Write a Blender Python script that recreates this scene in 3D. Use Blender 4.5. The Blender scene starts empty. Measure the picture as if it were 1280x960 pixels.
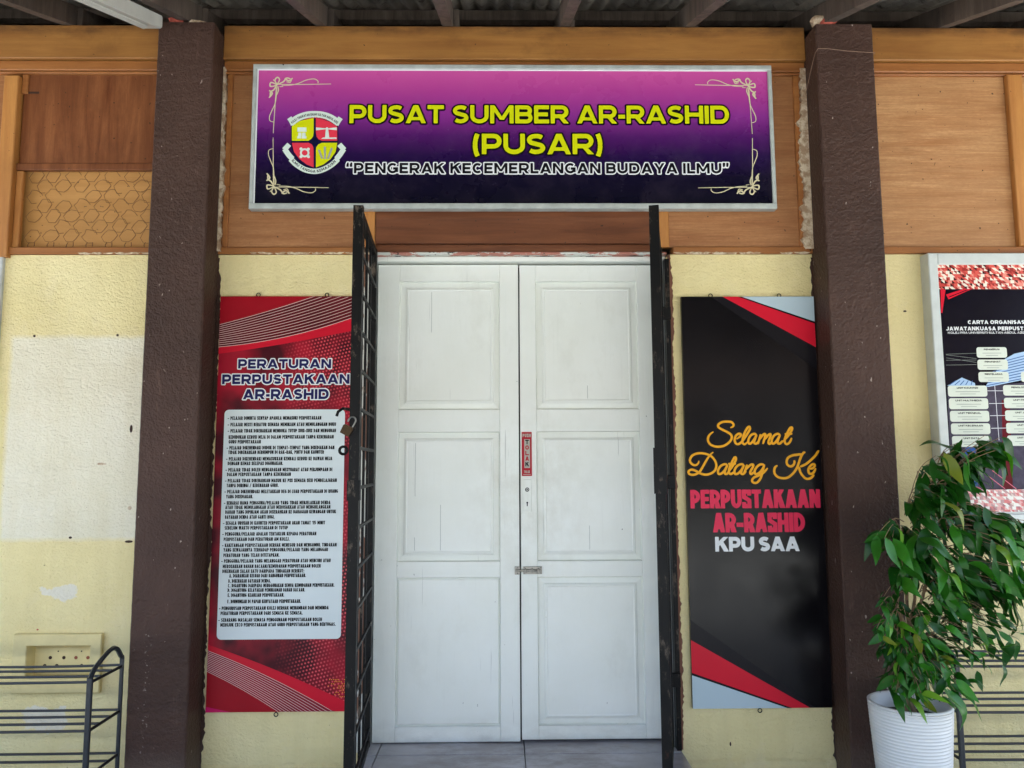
import bpy, bmesh, math, random
import numpy as np
from mathutils import Vector, Matrix
R = math.radians
random.seed(7)
SC = bpy.context.scene
COL = SC.collection

# ------------------------------------------------------------------ camera
CAM_Z, CAM_D = 1.235, 3.5
FPX, YAW, PITCH, ROLL = 960.0, 0.0134673, 0.1062023, -0.0044301
_f = Vector((math.sin(YAW) * math.cos(PITCH), math.cos(YAW) * math.cos(PITCH), math.sin(PITCH)))
_r0 = Vector((math.cos(YAW), -math.sin(YAW), 0)); _u0 = _r0.cross(_f)
_r = _r0 * math.cos(ROLL) + _u0 * math.sin(ROLL)
_u = -_r0 * math.sin(ROLL) + _u0 * math.cos(ROLL)
cd = bpy.data.cameras.new('camera'); cam = bpy.data.objects.new('camera', cd); COL.objects.link(cam)
cam.matrix_world = Matrix(((_r.x, _u.x, -_f.x, 0), (_r.y, _u.y, -_f.y, -CAM_D), (_r.z, _u.z, -_f.z, CAM_Z), (0, 0, 0, 1)))
cd.sensor_width = 36; cd.lens = FPX / 1280 * 36; cd.clip_start = 0.05; cd.clip_end = 500
SC.camera = cam

def at(px, py, Y=0.0):
    "point of the plane at depth Y that the survey of the photograph puts at this pixel"
    v = _f * FPX + _r * (px - 640) - _u * (py - 480)
    t = (CAM_D + Y) / v.y
    return Vector((v.x * t, Y, CAM_Z + v.z * t))
def X(px, py, Y=0.0): return at(px, py, Y).x
def Z(px, py, Y=0.0): return at(px, py, Y).z

# ------------------------------------------------------------------ world, sun, exposure
SUN_EL, SUN_AZ = R(58), R(25)          # sun stands behind the building, a little to the right
w = bpy.data.worlds.new('World'); SC.world = w; w.use_nodes = True
nt = w.node_tree; bg = nt.nodes['Background']; sky = nt.nodes.new('ShaderNodeTexSky')
sky.sky_type = 'NISHITA'; sky.sun_disc = False; sky.sun_elevation = SUN_EL; sky.sun_rotation = SUN_AZ
sky.air_density = 1.0; sky.dust_density = 4.0; sky.ozone_density = 1.0
nt.links.new(sky.outputs[0], bg.inputs[0]); bg.inputs[1].default_value = 0.14
sd = bpy.data.lights.new('sun', 'SUN'); sun = bpy.data.objects.new('sun', sd); COL.objects.link(sun)
sd.energy = 4.0; sd.angle = R(0.53); sd.color = (1, 0.97, 0.92)
sun.rotation_euler = Vector((math.sin(SUN_AZ) * math.cos(SUN_EL), math.cos(SUN_AZ) * math.cos(SUN_EL), math.sin(SUN_EL))).to_track_quat('Z', 'Y').to_euler()
vs = SC.view_settings
vs.view_transform = 'Standard'; vs.look = 'None'; vs.gamma = 1.0; vs.exposure = 2.62; vs.use_curve_mapping = False
SC.cycles.max_bounces = 8; SC.cycles.diffuse_bounces = 5; SC.cycles.use_denoising = True
SC.cycles.caustics_reflective = False; SC.cycles.caustics_refractive = False; SC.cycles.sample_clamp_indirect = 6

# ------------------------------------------------------------------ materials
def lin(c):
    c = c / 255.0
    return c / 12.92 if c <= 0.04045 else ((c + 0.055) / 1.055) ** 2.4
def rgb(r, g, b): return (lin(r), lin(g), lin(b), 1)

class NT:
    def __init__(s, name):
        s.m = bpy.data.materials.new(name); s.m.use_nodes = True; s.t = s.m.node_tree
        s.b = s.t.nodes['Principled BSDF']; s.co = None
    def n(s, kind, **kw):
        x = s.t.nodes.new('ShaderNode' + kind)
        for k, v in kw.items(): setattr(x, k, v)
        return x
    def l(s, a, b): s.t.links.new(a, b)
    def coord(s, scale=(1, 1, 1), loc=(0, 0, 0)):
        if s.co is None: s.co = s.n('NewGeometry')
        mp = s.n('Mapping'); mp.inputs['Scale'].default_value = scale; mp.inputs['Location'].default_value = loc
        s.l(s.co.outputs['Position'], mp.inputs[0]); return mp.outputs[0]
    def noise(s, scale, detail=4, rough=0.55, st=(1, 1, 1), loc=(0, 0, 0), dist=0):
        x = s.n('TexNoise'); x.inputs['Scale'].default_value = scale; x.inputs['Detail'].default_value = detail
        x.inputs['Roughness'].default_value = rough; x.inputs['Distortion'].default_value = dist
        s.l(s.coord(st, loc), x.inputs['Vector']); return x.outputs[0]
    def ramp(s, fac, a, b, ca=(0, 0, 0, 1), cb=(1, 1, 1, 1)):
        x = s.n('ValToRGB'); e = x.color_ramp.elements
        e[0].position, e[1].position, e[0].color, e[1].color = a, b, ca, cb
        s.l(fac, x.inputs[0]); return x.outputs[0]
    def mix(s, fac, a, b, mode='MIX'):
        x = s.n('Mix', data_type='RGBA', blend_type=mode)
        for sock, v in ((x.inputs[0], fac), (x.inputs[6], a), (x.inputs[7], b)):
            if isinstance(v, (int, float, tuple)): sock.default_value = v
            else: s.l(v, sock)
        return x.outputs[2]
    def math(s, op, a, b=0.0, c=None):
        x = s.n('Math', operation=op)
        for i, v in enumerate((a, b, c)):
            if v is None: continue
            if isinstance(v, (int, float)): x.inputs[i].default_value = v
            else: s.l(v, x.inputs[i])
        return x.outputs[0]
    def col(s, v):
        if isinstance(v, tuple): s.b.inputs['Base Color'].default_value = v
        else: s.l(v, s.b.inputs['Base Color'])
    def rough(s, v):
        if isinstance(v, (int, float)): s.b.inputs['Roughness'].default_value = v
        else: s.l(v, s.b.inputs['Roughness'])
    def bump(s, h, strength, dist):
        x = s.n('Bump'); x.inputs['Strength'].default_value = strength; x.inputs['Distance'].default_value = dist
        s.l(h, x.inputs['Height']); s.l(x.outputs[0], s.b.inputs['Normal'])

MATS = {}
def simple(name, c, rough=0.5, var=0.0, vs_=6, bump=0, bs=60, metal=0, spec=0.5):
    if name.startswith(('print', 'welcome', 'rules', 'script', 'chart', 'sticker')): spec = 0.14
    if name in MATS: return MATS[name]
    q = NT(name)
    if var:
        f = q.noise(vs_, 5, 0.6)
        dark = tuple(x * (1 - var) for x in c[:3]) + (1,)
        q.col(q.mix(q.ramp(f, 0.35, 0.65), dark, c))
    else: q.col(c)
    q.rough(rough); q.b.inputs['Metallic'].default_value = metal; q.b.inputs['Specular IOR Level'].default_value = spec
    if bump: q.bump(q.noise(bs, 4), 0.6, bump)
    MATS[name] = q.m; return q.m

def separate(q):
    x = q.n('SeparateXYZ'); q.l(q.coord(), x.inputs[0]); return x.outputs
def box_mask(q, x0, x1, z0, z1, soft=0.004, wob=0.012, wscale=25):
    "1 inside the rectangle, with a slightly uneven edge"
    o = separate(q); nz = q.noise(wscale, 3)
    off = q.math('MULTIPLY', q.math('SUBTRACT', nz, 0.5), wob * 2)
    xx = q.math('ADD', o[0], off); zz = q.math('ADD', o[2], off)
    def step(v, e, s): # rises past e
        r = q.n('MapRange'); r.inputs[1].default_value = e - soft * s; r.inputs[2].default_value = e + soft * s
        q.l(v, r.inputs[0]); return r.outputs[0]
    a = q.math('MULTIPLY', step(xx, x0, 1), step(xx, x1, -1))
    b = q.math('MULTIPLY', step(zz, z0, 1), step(zz, z1, -1))
    return q.math('MULTIPLY', a, b)

def wall_mat():
    q = NT('yellow roughcast paint')
    base = q.mix(q.ramp(q.noise(2.2, 4), 0.35, 0.7), rgb(231, 214, 156), rgb(238, 223, 171))
    # old cream undercoat left where a notice board used to hang
    patch = box_mask(q, -2.238, -1.40, 0.917, 1.832, 0.012, 0.010, 14)
    pcol = q.mix(q.ramp(q.noise(3, 4, loc=(3, 0, 1)), 0.3, 0.7), rgb(230, 222, 196), rgb(238, 231, 210))
    base = q.mix(patch, base, pcol)
    # filler spots
    for (x0, x1, z0, z1) in ((-2.045, -1.885, 0.662, 0.712), (-2.08, -1.9, 0.11, 0.2)):
        base = q.mix(box_mask(q, x0, x1, z0, z1, 0.004, 0.06, 16), base, rgb(230, 222, 204))
    # scuffs low on the wall, smudges, small specks
    sm = q.math('MULTIPLY', q.ramp(q.noise(5, 6, 0.7), 0.55, 0.72), 0.28)
    base = q.mix(sm, base, rgb(236, 222, 190))
    spk = q.ramp(q.noise(75, 2, 0.4, loc=(5, 2, 9)), 0.755, 0.775)
    base = q.mix(q.math('MULTIPLY', spk, 0.7), base, rgb(120, 92, 60))
    gr = q.math('MULTIPLY', q.ramp(q.noise(1.4, 7, 0.7, loc=(8, 0, 2)), 0.52, 0.8), 0.3)
    base = q.mix(gr, base, rgb(178, 160, 108))
    rl = q.math('MULTIPLY', q.ramp(q.noise(3, 5, 0.65, (4, 1, 0.35), (1, 7, 4)), 0.45, 0.7), 0.16)
    base = q.mix(rl, base, rgb(198, 178, 124))
    q.col(base); q.rough(0.62); q.b.inputs['Specular IOR Level'].default_value = 0.3
    h = q.math('ADD', q.math('MULTIPLY', q.noise(42, 3, 0.5, st=(0.8, 1, 1.4), dist=0.8), 0.6), q.math('MULTIPLY', q.noise(95, 3, 0.6, dist=0.4), 0.55))
    q.bump(h, 0.9, 0.011)
    return q.m
def column_mat():
    q = NT('brown roughcast paint')
    c = q.mix(q.ramp(q.noise(3, 5), 0.3, 0.7), rgb(62, 43, 35), rgb(76, 54, 45))
    spk = q.ramp(q.noise(60, 2, 0.5, st=(1, 1, 0.5), loc=(1, 4, 2)), 0.74, 0.77)
    c = q.mix(q.math('MULTIPLY', spk, 0.75), c, rgb(176, 160, 150))
    sc = q.math('MULTIPLY', q.ramp(q.noise(9, 6, 0.75, st=(3, 3, 0.6)), 0.6, 0.75), 0.35)
    c = q.mix(sc, c, rgb(124, 98, 88))
    dr = q.math('MULTIPLY', box_mask(q, -1.50, -1.478, .06, .56, .006, .02, 9), q.ramp(q.noise(70, 2, 0.6, loc=(3, 3, 1)), 0.62, 0.66))
    c = q.mix(q.math('MULTIPLY', dr, 0.6), c, rgb(170, 158, 150))
    lo_ = box_mask(q, -9, 9, -1, .02, .06, .05, 4)
    c = q.mix(q.math('MULTIPLY', lo_, 0.3), c, rgb(120, 108, 98))
    q.col(c); q.rough(0.55); q.b.inputs['Specular IOR Level'].default_value = 0.25
    h = q.math('ADD', q.math('MULTIPLY', q.noise(48, 3, 0.5, dist=0.5), 0.7), q.math('MULTIPLY', q.noise(110, 3, 0.5), 0.5))
    q.bump(h, 0.9, 0.011)
    return q.m
def wood_mat(name, a, b, horiz=True, dirt=0.5, fine=1.0, rough=0.5, loc=(0, 0, 0), seal=None):
    q = NT(name)
    st = (0.8, 6, 9) if horiz else (9, 6, 0.8)
    st2 = (3, 60, 90) if horiz else (90, 60, 3)
    c = q.mix(q.ramp(q.noise(2.2, 5, 0.6, st, loc, 0.8), 0.32, 0.68), a, b)
    g = q.ramp(q.noise(2.0, 5, 0.7, st2, loc), 0.35, 0.7)
    c = q.mix(q.math('MULTIPLY', g, 0.35 * fine), c, tuple(x * 0.62 for x in a[:3]) + (1,))
    g3 = q.ramp(q.noise(3.0, 4, 0.8, st2, (loc[0] + 4, 1, 2)), 0.55, 0.72)
    c = q.mix(q.math('MULTIPLY', g3, 0.22 * fine), c, tuple(min(1, x * 1.5 + 0.04) for x in b[:3]) + (1,))
    d = q.ramp(q.noise(3.5, 7, 0.7, (1, 1, 1), (loc[0] + 2, 5, 1)), 0.56, 0.8)
    c = q.mix(q.math('MULTIPLY', d, dirt), c, tuple(x * 0.4 for x in a[:3]) + (1,))
    bl = q.ramp(q.noise(1.1, 4, 0.6, (1, 1, 1.3), (loc[0] + 6, 2, 3)), 0.4, 0.66)
    c = q.mix(q.math('MULTIPLY', bl, 0.38), c, tuple(x * 0.66 for x in a[:3]) + (1,))
    gg = q.ramp(q.noise(150, 2, 0.7, (0.35, 1, 1) if horiz else (1, 1, 0.35), loc), 0.4, 0.62)
    c = q.mix(q.math('MULTIPLY', gg, 0.16 * fine), c, tuple(x * 0.7 for x in a[:3]) + (1,))
    if seal:      # grime on the beam top, also painting in the light falloff under the roof
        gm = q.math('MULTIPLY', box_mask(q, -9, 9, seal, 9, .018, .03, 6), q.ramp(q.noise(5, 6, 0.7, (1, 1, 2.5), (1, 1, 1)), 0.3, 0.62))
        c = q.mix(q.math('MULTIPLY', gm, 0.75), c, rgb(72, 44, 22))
    sp = q.ramp(q.noise(55, 1, 0.5, loc=(loc[0], 3, 3)), 0.76, 0.78)
    c = q.mix(q.math('MULTIPLY', sp, 0.8), c, rgb(30, 18, 10))
    q.col(c); q.rough(rough)
    q.bump(q.noise(2.0, 4, 0.7, st2, loc), 0.35, 0.002)
    return q.m
def door_mat():
    q = NT('old white gloss door paint')
    c = q.mix(q.ramp(q.noise(2.5, 6, 0.6), 0.3, 0.75), rgb(232, 234, 225), rgb(240, 242, 236))
    d = q.math('MULTIPLY', q.ramp(q.noise(4, 7, 0.72, (1.4, 1, 0.8), (4, 1, 6)), 0.56, 0.84), 0.25)
    c = q.mix(d, c, rgb(186, 184, 168))
    st = q.math('MULTIPLY', q.ramp(q.noise(6, 5, 0.7, (8, 1, 0.35), (1, 1, 1)), 0.6, 0.78), 0.07)
    c = q.mix(st, c, rgb(150, 150, 138))
    hg = q.math('MULTIPLY', box_mask(q, -.10, .36, .75, 1.45, .16, .10, 5), q.ramp(q.noise(9, 6, 0.7, (1, 1, 0.8), (5, 5, 1)), 0.4, 0.75))
    c = q.mix(q.math('MULTIPLY', hg, 0.30), c, rgb(168, 156, 128))
    ft = q.math('MULTIPLY', box_mask(q, -2, 2, -.1, .07, .05, .05, 8), q.ramp(q.noise(12, 6, 0.7, (0.5, 1, 1), (2, 5, 3)), 0.35, 0.7))
    c = q.mix(q.math('MULTIPLY', ft, 0.32), c, rgb(150, 142, 126))
    # knocks down to the wood
    k = q.ramp(q.noise(48, 3, 0.6, (1, 1, 0.7), (9, 9, 9)), 0.735, 0.76)
    k = q.math('MULTIPLY', k, q.ramp(q.noise(2.4, 2, 0.5, loc=(0, 2, 7)), 0.45, 0.6))
    c = q.mix(k, c, rgb(88, 80, 70))
    cr = q.ramp(q.noise(5, 2, 0.4, (22, 1, 0.4), (2, 2, 5)), 0.755, 0.765)
    c = q.mix(q.math('MULTIPLY', cr, 0.35), c, rgb(110, 110, 102))
    q.col(c); q.rough(q.ramp(q.noise(8, 4), 0.2, 0.8, (0.28,) * 3 + (1,), (0.46,) * 3 + (1,)))
    q.bump(q.math('ADD', q.noise(10, 5, 0.6, (6, 1, 0.5)), q.math('MULTIPLY', q.noise(90, 3), 0.25)), 0.35, 0.003)
    return q.m
def chipped_mat():
    q = NT('chipped white over pink primer')
    f = q.noise(14, 6, 0.75, (0.5, 1, 1.6), (2, 0, 0))
    c = q.mix(q.ramp(f, 0.5, 0.52), rgb(206, 206, 198), rgb(176, 112, 96))
    c = q.mix(q.ramp(q.noise(22, 5, 0.7, (0.6, 1, 1)), 0.58, 0.6), c, rgb(46, 30, 24))
    q.col(c); q.rough(0.6); q.bump(f, 0.8, 0.003); return q.m
def jamb_mat():
    q = NT('half stripped white frame paint'); f = q.noise(3.2, 5, 0.7, (3, 1, 0.8), (1, 4, 2))
    c = q.mix(q.ramp(f, 0.5, 0.53), rgb(206, 204, 194), rgb(112, 72, 48)); q.col(c); q.rough(0.55); return q.m
def plaster_chip_mat():
    q = NT('broken white plaster edge')
    c = q.mix(q.ramp(q.noise(30, 5, 0.7), 0.42, 0.58), rgb(214, 196, 168), rgb(168, 138, 108))
    q.col(c); q.rough(0.8); q.bump(q.noise(45, 4), 0.9, 0.006); return q.m
def iron_mat():
    q = NT('worn black gate paint')
    c = q.mix(q.ramp(q.noise(10, 5), 0.3, 0.7), rgb(7, 7, 8), rgb(18, 17, 16))
    r_ = q.ramp(q.noise(26, 6, 0.75, (1, 1, 0.4), (3, 3, 3)), 0.57, 0.66)
    c = q.mix(q.math('MULTIPLY', r_, 0.7), c, rgb(104, 92, 80))
    d = q.ramp(q.noise(8, 6, 0.7, loc=(7, 0, 2)), 0.64, 0.72)
    c = q.mix(q.math('MULTIPLY', d, 0.6), c, rgb(92, 56, 38))
    q.col(c); q.b.inputs['Specular IOR Level'].default_value = 0.18; q.rough(0.5); q.bump(q.noise(60, 4), 0.5, 0.0015); return q.m
def tile_mat():
    q = NT('grey floor tile')
    c = q.mix(q.ramp(q.noise(3, 6, 0.6), 0.35, 0.7), rgb(160, 156, 158), rgb(184, 180, 184))
    d = q.ramp(q.noise(2.6, 7, 0.75, (1, 1.6, 1), (1.3, 0, 0)), 0.48, 0.62)
    c = q.mix(q.math('MULTIPLY', d, 0.5), c, rgb(112, 98, 92))
    d2 = q.math('MULTIPLY', box_mask(q, -.40, .55, -9, .5, .08, .12, 4), q.ramp(q.noise(7, 6, 0.75, (1, 2, 1), (3, 2, 0)), 0.42, 0.6))
    c = q.mix(q.math('MULTIPLY', d2, 0.45), c, rgb(116, 96, 86))
    q.col(c); q.rough(0.3); return q.m
def roof_mat():
    q = NT('weathered corrugated sheet')
    c = q.mix(q.ramp(q.noise(4, 6, 0.7), 0.35, 0.7), rgb(150, 138, 124), rgb(196, 186, 170))
    c = q.mix(q.ramp(q.noise(9, 5, 0.7, loc=(4, 4, 4)), 0.55, 0.72), c, rgb(74, 58, 48))
    q.col(c); q.rough(0.7); q.bump(q.noise(30, 4), 0.4, 0.004); return q.m
def ground_mat():
    q = NT('pale concrete yard')
    c = q.mix(q.ramp(q.noise(0.8, 6), 0.3, 0.7), rgb(152, 156, 154), rgb(178, 182, 179))
    q.col(c); q.rough(0.85); q.bump(q.noise(20, 5), 0.4, 0.01); return q.m
def sign_mat(z0, z1):
    q = NT('sign print gradient'); o = separate(q)
    r_ = q.n('MapRange'); r_.inputs[1].default_value = z0; r_.inputs[2].default_value = z1
    q.l(q.math('ADD', o[2], q.math('MULTIPLY', q.math('SUBTRACT', q.noise(3, 3, st=(1, 1, 2)), 0.5), 0.04)), r_.inputs[0])
    x = q.n('ValToRGB'); q.l(r_.outputs[0], x.inputs[0]); e = x.color_ramp.elements
    e[0].position = 0.0; e[0].color = rgb(9, 8, 24); e[1].position = 1.0; e[1].color = rgb(198, 82, 152)
    for p, c in ((0.2, rgb(14, 9, 34)), (0.36, rgb(34, 12, 62)), (0.5, rgb(74, 22, 92)), (0.66, rgb(128, 44, 130)), (0.84, rgb(168, 60, 138))):
        k = e.new(p); k.color = c
    c = q.mix(q.math('MULTIPLY', q.ramp(q.noise(7, 6, 0.7), 0.5, 0.8), 0.025), x.outputs[0], rgb(210, 180, 205))
    q.col(c); q.rough(q.ramp(q.noise(5, 5), 0.3, 0.7, (0.22,) * 3 + (1,), (0.34,) * 3 + (1,))); q.b.inputs['Specular IOR Level'].default_value = 0.2
    return q.m
def poster_mat():
    q = NT('red halftone poster print'); o = separate(q)
    blotch = q.ramp(q.noise(4.2, 3, 0.5, (1, 1, 0.8), (0.3, 0, 0.7)), 0.44, 0.62)
    c = q.mix(blotch, rgb(70, 16, 26), rgb(160, 24, 44))
    # halftone dots on a slanted lattice
    P = 0.0155
    a = q.math('DIVIDE', q.math('ADD', o[0], q.math('MULTIPLY', o[2], 0.25)), P)
    b = q.math('DIVIDE', q.math('SUBTRACT', o[2], q.math('MULTIPLY', o[0], 0.25)), P)
    a = q.math('ADD', a, q.math('MULTIPLY', q.math('MODULO', q.math('FLOOR', b), 2.0), 0.5))
    fa = q.math('SUBTRACT', q.math('FRACT', q.math('ADD', a, 500.0)), 0.5); fb = q.math('SUBTRACT', q.math('FRACT', b), 0.5)
    d = q.math('SQRT', q.math('ADD', q.math('MULTIPLY', fa, fa), q.math('MULTIPLY', fb, fb)))
    dot = q.math('LESS_THAN', d, 0.27)
    # dots show on the right of the sheet
    mr = q.n('MapRange'); mr.inputs[1].default_value = -1.0; mr.inputs[2].default_value = -0.82; q.l(o[0], mr.inputs[0])
    keep = q.math('MULTIPLY', dot, q.math('MULTIPLY', mr.outputs[0], q.ramp(q.noise(5, 2, loc=(2, 0, 0)), 0.3, 0.55)))
    c = q.mix(q.math('MULTIPLY', keep, 0.9), c, rgb(226, 88, 96))
    q.col(c); q.rough(0.3); q.b.inputs['Specular IOR Level'].default_value = 0.14; return q.m
def triangles_mat(name, pale):
    q = NT(name); o = separate(q); S_ = 0.017
    v = q.math('DIVIDE', o[2], S_ * 0.866); row = q.math('FLOOR', v); fv = q.math('FRACT', v)
    u = q.math('ADD', q.math('DIVIDE', o[0], S_), q.math('MULTIPLY', row, 0.5)); fu = q.math('FRACT', u); cu = q.math('FLOOR', u)
    # two triangles in each rhombus
    up = q.math('GREATER_THAN', q.math('ADD', fu, fv), 1.0)
    cb = q.n('CombineXYZ'); q.l(cu, cb.inputs[0]); q.l(row, cb.inputs[1]); q.l(up, cb.inputs[2])
    wn = q.n('TexWhiteNoise'); q.l(cb.outputs[0], wn.inputs[0])
    x = q.n('ValToRGB'); x.color_ramp.interpolation = 'CONSTANT'; q.l(wn.outputs[0], x.inputs[0]); e = x.color_ramp.elements
    cols = [(0, (216, 88, 78)), (.2, (150, 46, 44)), (.38, (232, 222, 206)), (.6, (190, 66, 60)), (.75, (60, 22, 24)), (.85, (226, 140, 124))]
    if pale: cols = [(0, (226, 170, 166)), (.2, (190, 150, 150)), (.4, (236, 232, 224)), (.65, (212, 120, 120)), (.85, (170, 110, 116)), (.93, (220, 200, 190))]
    e[0].position = 0; e[0].color = rgb(*cols[0][1]); e[1].position = cols[1][0]; e[1].color = rgb(*cols[1][1])
    for p, c in cols[2:]:
        k = e.new(p); k.color = rgb(*c)
    q.col(x.outputs[0]); q.rough(0.2); return q.m
def leaf_mat(name, a, b):
    q = NT(name); oi = q.n('ObjectInfo')
    c = q.mix(oi.outputs['Random'], a, b)
    c = q.mix(q.math('GREATER_THAN', q.math('FRACT', q.math('MULTIPLY', oi.outputs['Random'], 17.3)), 0.982), c, rgb(128, 140, 44))
    c = q.mix(q.math('MULTIPLY', q.ramp(q.noise(60, 3, 0.7), 0.66, 0.72), 0.5), c, rgb(104, 92, 44))
    c = q.mix(q.math('MULTIPLY', q.noise(30, 3), 0.3), c, tuple(x * 0.6 for x in a[:3]) + (1,))
    q.col(c); q.rough(0.34); q.b.inputs['Specular IOR Level'].default_value = 0.35
    q.b.inputs['Subsurface Weight'].default_value = 0.0
    tr = q.n('BsdfTranslucent'); q.l(c, tr.inputs[0]); ms = q.n('MixShader'); ms.inputs[0].default_value = 0.22
    out = q.t.nodes['Material Output']; q.l(q.b.outputs[0], ms.inputs[1]); q.l(tr.outputs[0], ms.inputs[2]); q.l(ms.outputs[0], out.inputs[0])
    return q.m

M = dict(
    wall=wall_mat(), column=column_mat(), door=door_mat(), chipped=chipped_mat(), plaster=plaster_chip_mat(), iron=iron_mat(), tile=tile_mat(), jambw=jamb_mat(),
    roof=roof_mat(), ground=ground_mat(),
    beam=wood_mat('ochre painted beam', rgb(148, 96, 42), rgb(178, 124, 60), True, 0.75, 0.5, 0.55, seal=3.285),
    mould=wood_mat('varnished moulding', rgb(148, 90, 44), rgb(176, 116, 62), True, 0.4, 0.5, 0.42, (3, 0, 0)),
    ply=wood_mat('light plywood', rgb(154, 98, 56), rgb(184, 130, 82), True, 0.35, 1.7, 0.5, (7, 0, 2)),
    plyr=wood_mat('pale plywood', rgb(172, 118, 72), rgb(206, 158, 108), True, 0.35, 1.6, 0.5, (1, 0, 5)),
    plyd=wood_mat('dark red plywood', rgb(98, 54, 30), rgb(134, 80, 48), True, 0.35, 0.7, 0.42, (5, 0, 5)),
    plyl=wood_mat('stained plywood', rgb(104, 54, 26), rgb(148, 92, 54), False, 0.5, 0.9, 0.4, (2, 0, 8)),
    post=wood_mat('ochre batten', rgb(174, 112, 54), rgb(198, 138, 72), False, 0.35, 0.6, 0.5, (6, 0, 1)),
    tan=wood_mat('tan ceiling board', rgb(190, 136, 72), rgb(206, 152, 86), True, 0.2, 0.4, 0.6, (4, 0, 4)),
    rafter=wood_mat('grey weathered rafter', rgb(72, 60, 52), rgb(116, 102, 90), False, 0.6, 0.8, 0.75, (9, 2, 0)),
    reveal=wood_mat('peeling brown frame', rgb(112, 66, 44), rgb(150, 98, 72), False, 0.6, 0.8, 0.6, (2, 2, 2)),
    dark=simple('dark shade backing', rgb(34, 26, 22), 0.8, 0.4),
    grout=simple('dark grout', rgb(92, 86, 84), 0.8, 0.2, 20),
    oppwall=simple('brown block wall', rgb(104, 104, 98), 0.8, 0.2, 2), opproof=simple('dull red roof', rgb(84, 72, 64), 0.8, 0.2, 2),
    inside=simple('dim room plaster', rgb(120, 112, 100), 0.8),
    alum=simple('grey aluminium frame', rgb(206, 211, 207), 0.38, 0.12, 12, metal=0.1),
    signframe=simple('dull tin sign frame', rgb(196, 202, 196), 0.45, 0.25, 14, metal=0.3),
    white=simple('white sheet metal', rgb(206, 206, 196), 0.45, 0.12, 8),
    whitetrim=simple('white gloss trim', rgb(200, 204, 202), 0.4, 0.3, 9),
    steel=simple('dull steel', rgb(150, 148, 142), 0.35, 0.3, 40, metal=0.8),
    brass=simple('aged brass', rgb(70, 54, 34), 0.35, 0.35, 60, metal=0.75),
    blackmetal=simple('black rack enamel', rgb(26, 26, 30), 0.3),
    rackpost=simple('dark rack post', rgb(38, 42, 48), 0.35, 0.2, 20),
    wire=simple('brown wire', rgb(122, 82, 46), 0.6),
    cord=simple('pale brown cord', rgb(134, 106, 88), 0.6),
    plinth=simple('cream vent block', rgb(226, 208, 150), 0.6, 0.12, 12, bump=0.002, bs=50),
    hole=simple('hole inside', rgb(60, 40, 30), 0.9),
    holer=simple('hole with brick dust', rgb(150, 84, 62), 0.9),
    clay=simple('red clay lump', rgb(196, 92, 74), 0.8, 0.4, 30, bump=0.004),
    pot=simple('white plastic pot', rgb(224, 224, 222), 0.35, 0.03),
    soil=simple('potting soil', rgb(66, 54, 46), 0.95, 0.5, 30, bump=0.01),
    stem=simple('ficus stem', rgb(150, 122, 92), 0.8, 0.4, 30),
    leaf=leaf_mat('dark glossy leaf', rgb(16, 66, 12), rgb(62, 138, 34)),
    leafy=leaf_mat('young leaf', rgb(74, 140, 26), rgb(128, 168, 50)),
    # prints
    yellow=simple('print yellow', rgb(202, 206, 14), 0.35), ink=simple('print black', rgb(12, 10, 16), 0.35),
    pwhite=simple('print white', rgb(228, 230, 230), 0.35), pline=simple('print fine line', rgb(226, 196, 190), 0.35), gold=simple('print pale gold', rgb(206, 196, 160), 0.35),
    navy=simple('print navy', rgb(30, 30, 84), 0.35), crestred=simple('print crest red', rgb(214, 56, 74), 0.35),
    crestwhite=simple('print crest white', rgb(206, 218, 208), 0.35), crestnavy=simple('print crest navy', rgb(14, 18, 52), 0.35),
    red1=simple('print deep red', rgb(158, 20, 34), 0.3, 0.12, 3), red2=simple('print bright red', rgb(206, 26, 48), 0.3, 0.1, 3),
    magenta=simple('print magenta', rgb(204, 26, 96), 0.3), maroon=simple('print maroon', rgb(104, 16, 28), 0.3, 0.4, 5), wine=simple('print wine red', rgb(150, 26, 50), 0.3, 0.3, 5),
    panelw=simple('rules panel white', rgb(214, 222, 222), 0.3), rtext=simple('rules ink', rgb(30, 34, 34), 0.5),
    bred=simple('welcome red', rgb(214, 30, 52), 0.28, 0.06, 3), bpink=simple('welcome lettering red', rgb(226, 50, 84), 0.3),
    blight=simple('welcome pale blue', rgb(182, 200, 208), 0.28), amber=simple('script amber', rgb(240, 168, 36), 0.3),
    night=simple('chart night blue', rgb(16, 13, 26), 0.18, 0.3, 5), slate=simple('chart slate brick', rgb(82, 76, 92), 0.2, 0.35, 25),
    cblue=simple('chart pale blue', rgb(168, 196, 226), 0.2), cdeep=simple('chart stripe blue', rgb(58, 92, 150), 0.2),
    cbox=simple('chart box', rgb(214, 220, 206), 0.25), cgrey=simple('chart faint grey', rgb(150, 156, 150), 0.3),
    cline=simple('chart line', rgb(214, 214, 220), 0.3), cpink=simple('chart pink', rgb(226, 120, 140), 0.3),
    sticker=simple('sticker red', rgb(176, 30, 46), 0.3), stgrey=simple('sticker grey', rgb(178, 172, 160), 0.4),
    tri=triangles_mat('chart triangles', False), trip=triangles_mat('chart pale triangles', True),
)
def board_black():
    q = NT('gloss black board')
    c = q.mix(q.ramp(q.noise(1.6, 4), 0.4, 0.7), rgb(10, 8, 12), rgb(18, 15, 18))
    q.col(c); q.rough(q.ramp(q.noise(4, 5, 0.6), 0.3, 0.7, (0.16,) * 3 + (1,), (0.26,) * 3 + (1,))); q.b.inputs['Specular IOR Level'].default_value = 0.22
    return q.m
M['bblack'] = board_black(); M['poster'] = poster_mat()

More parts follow.
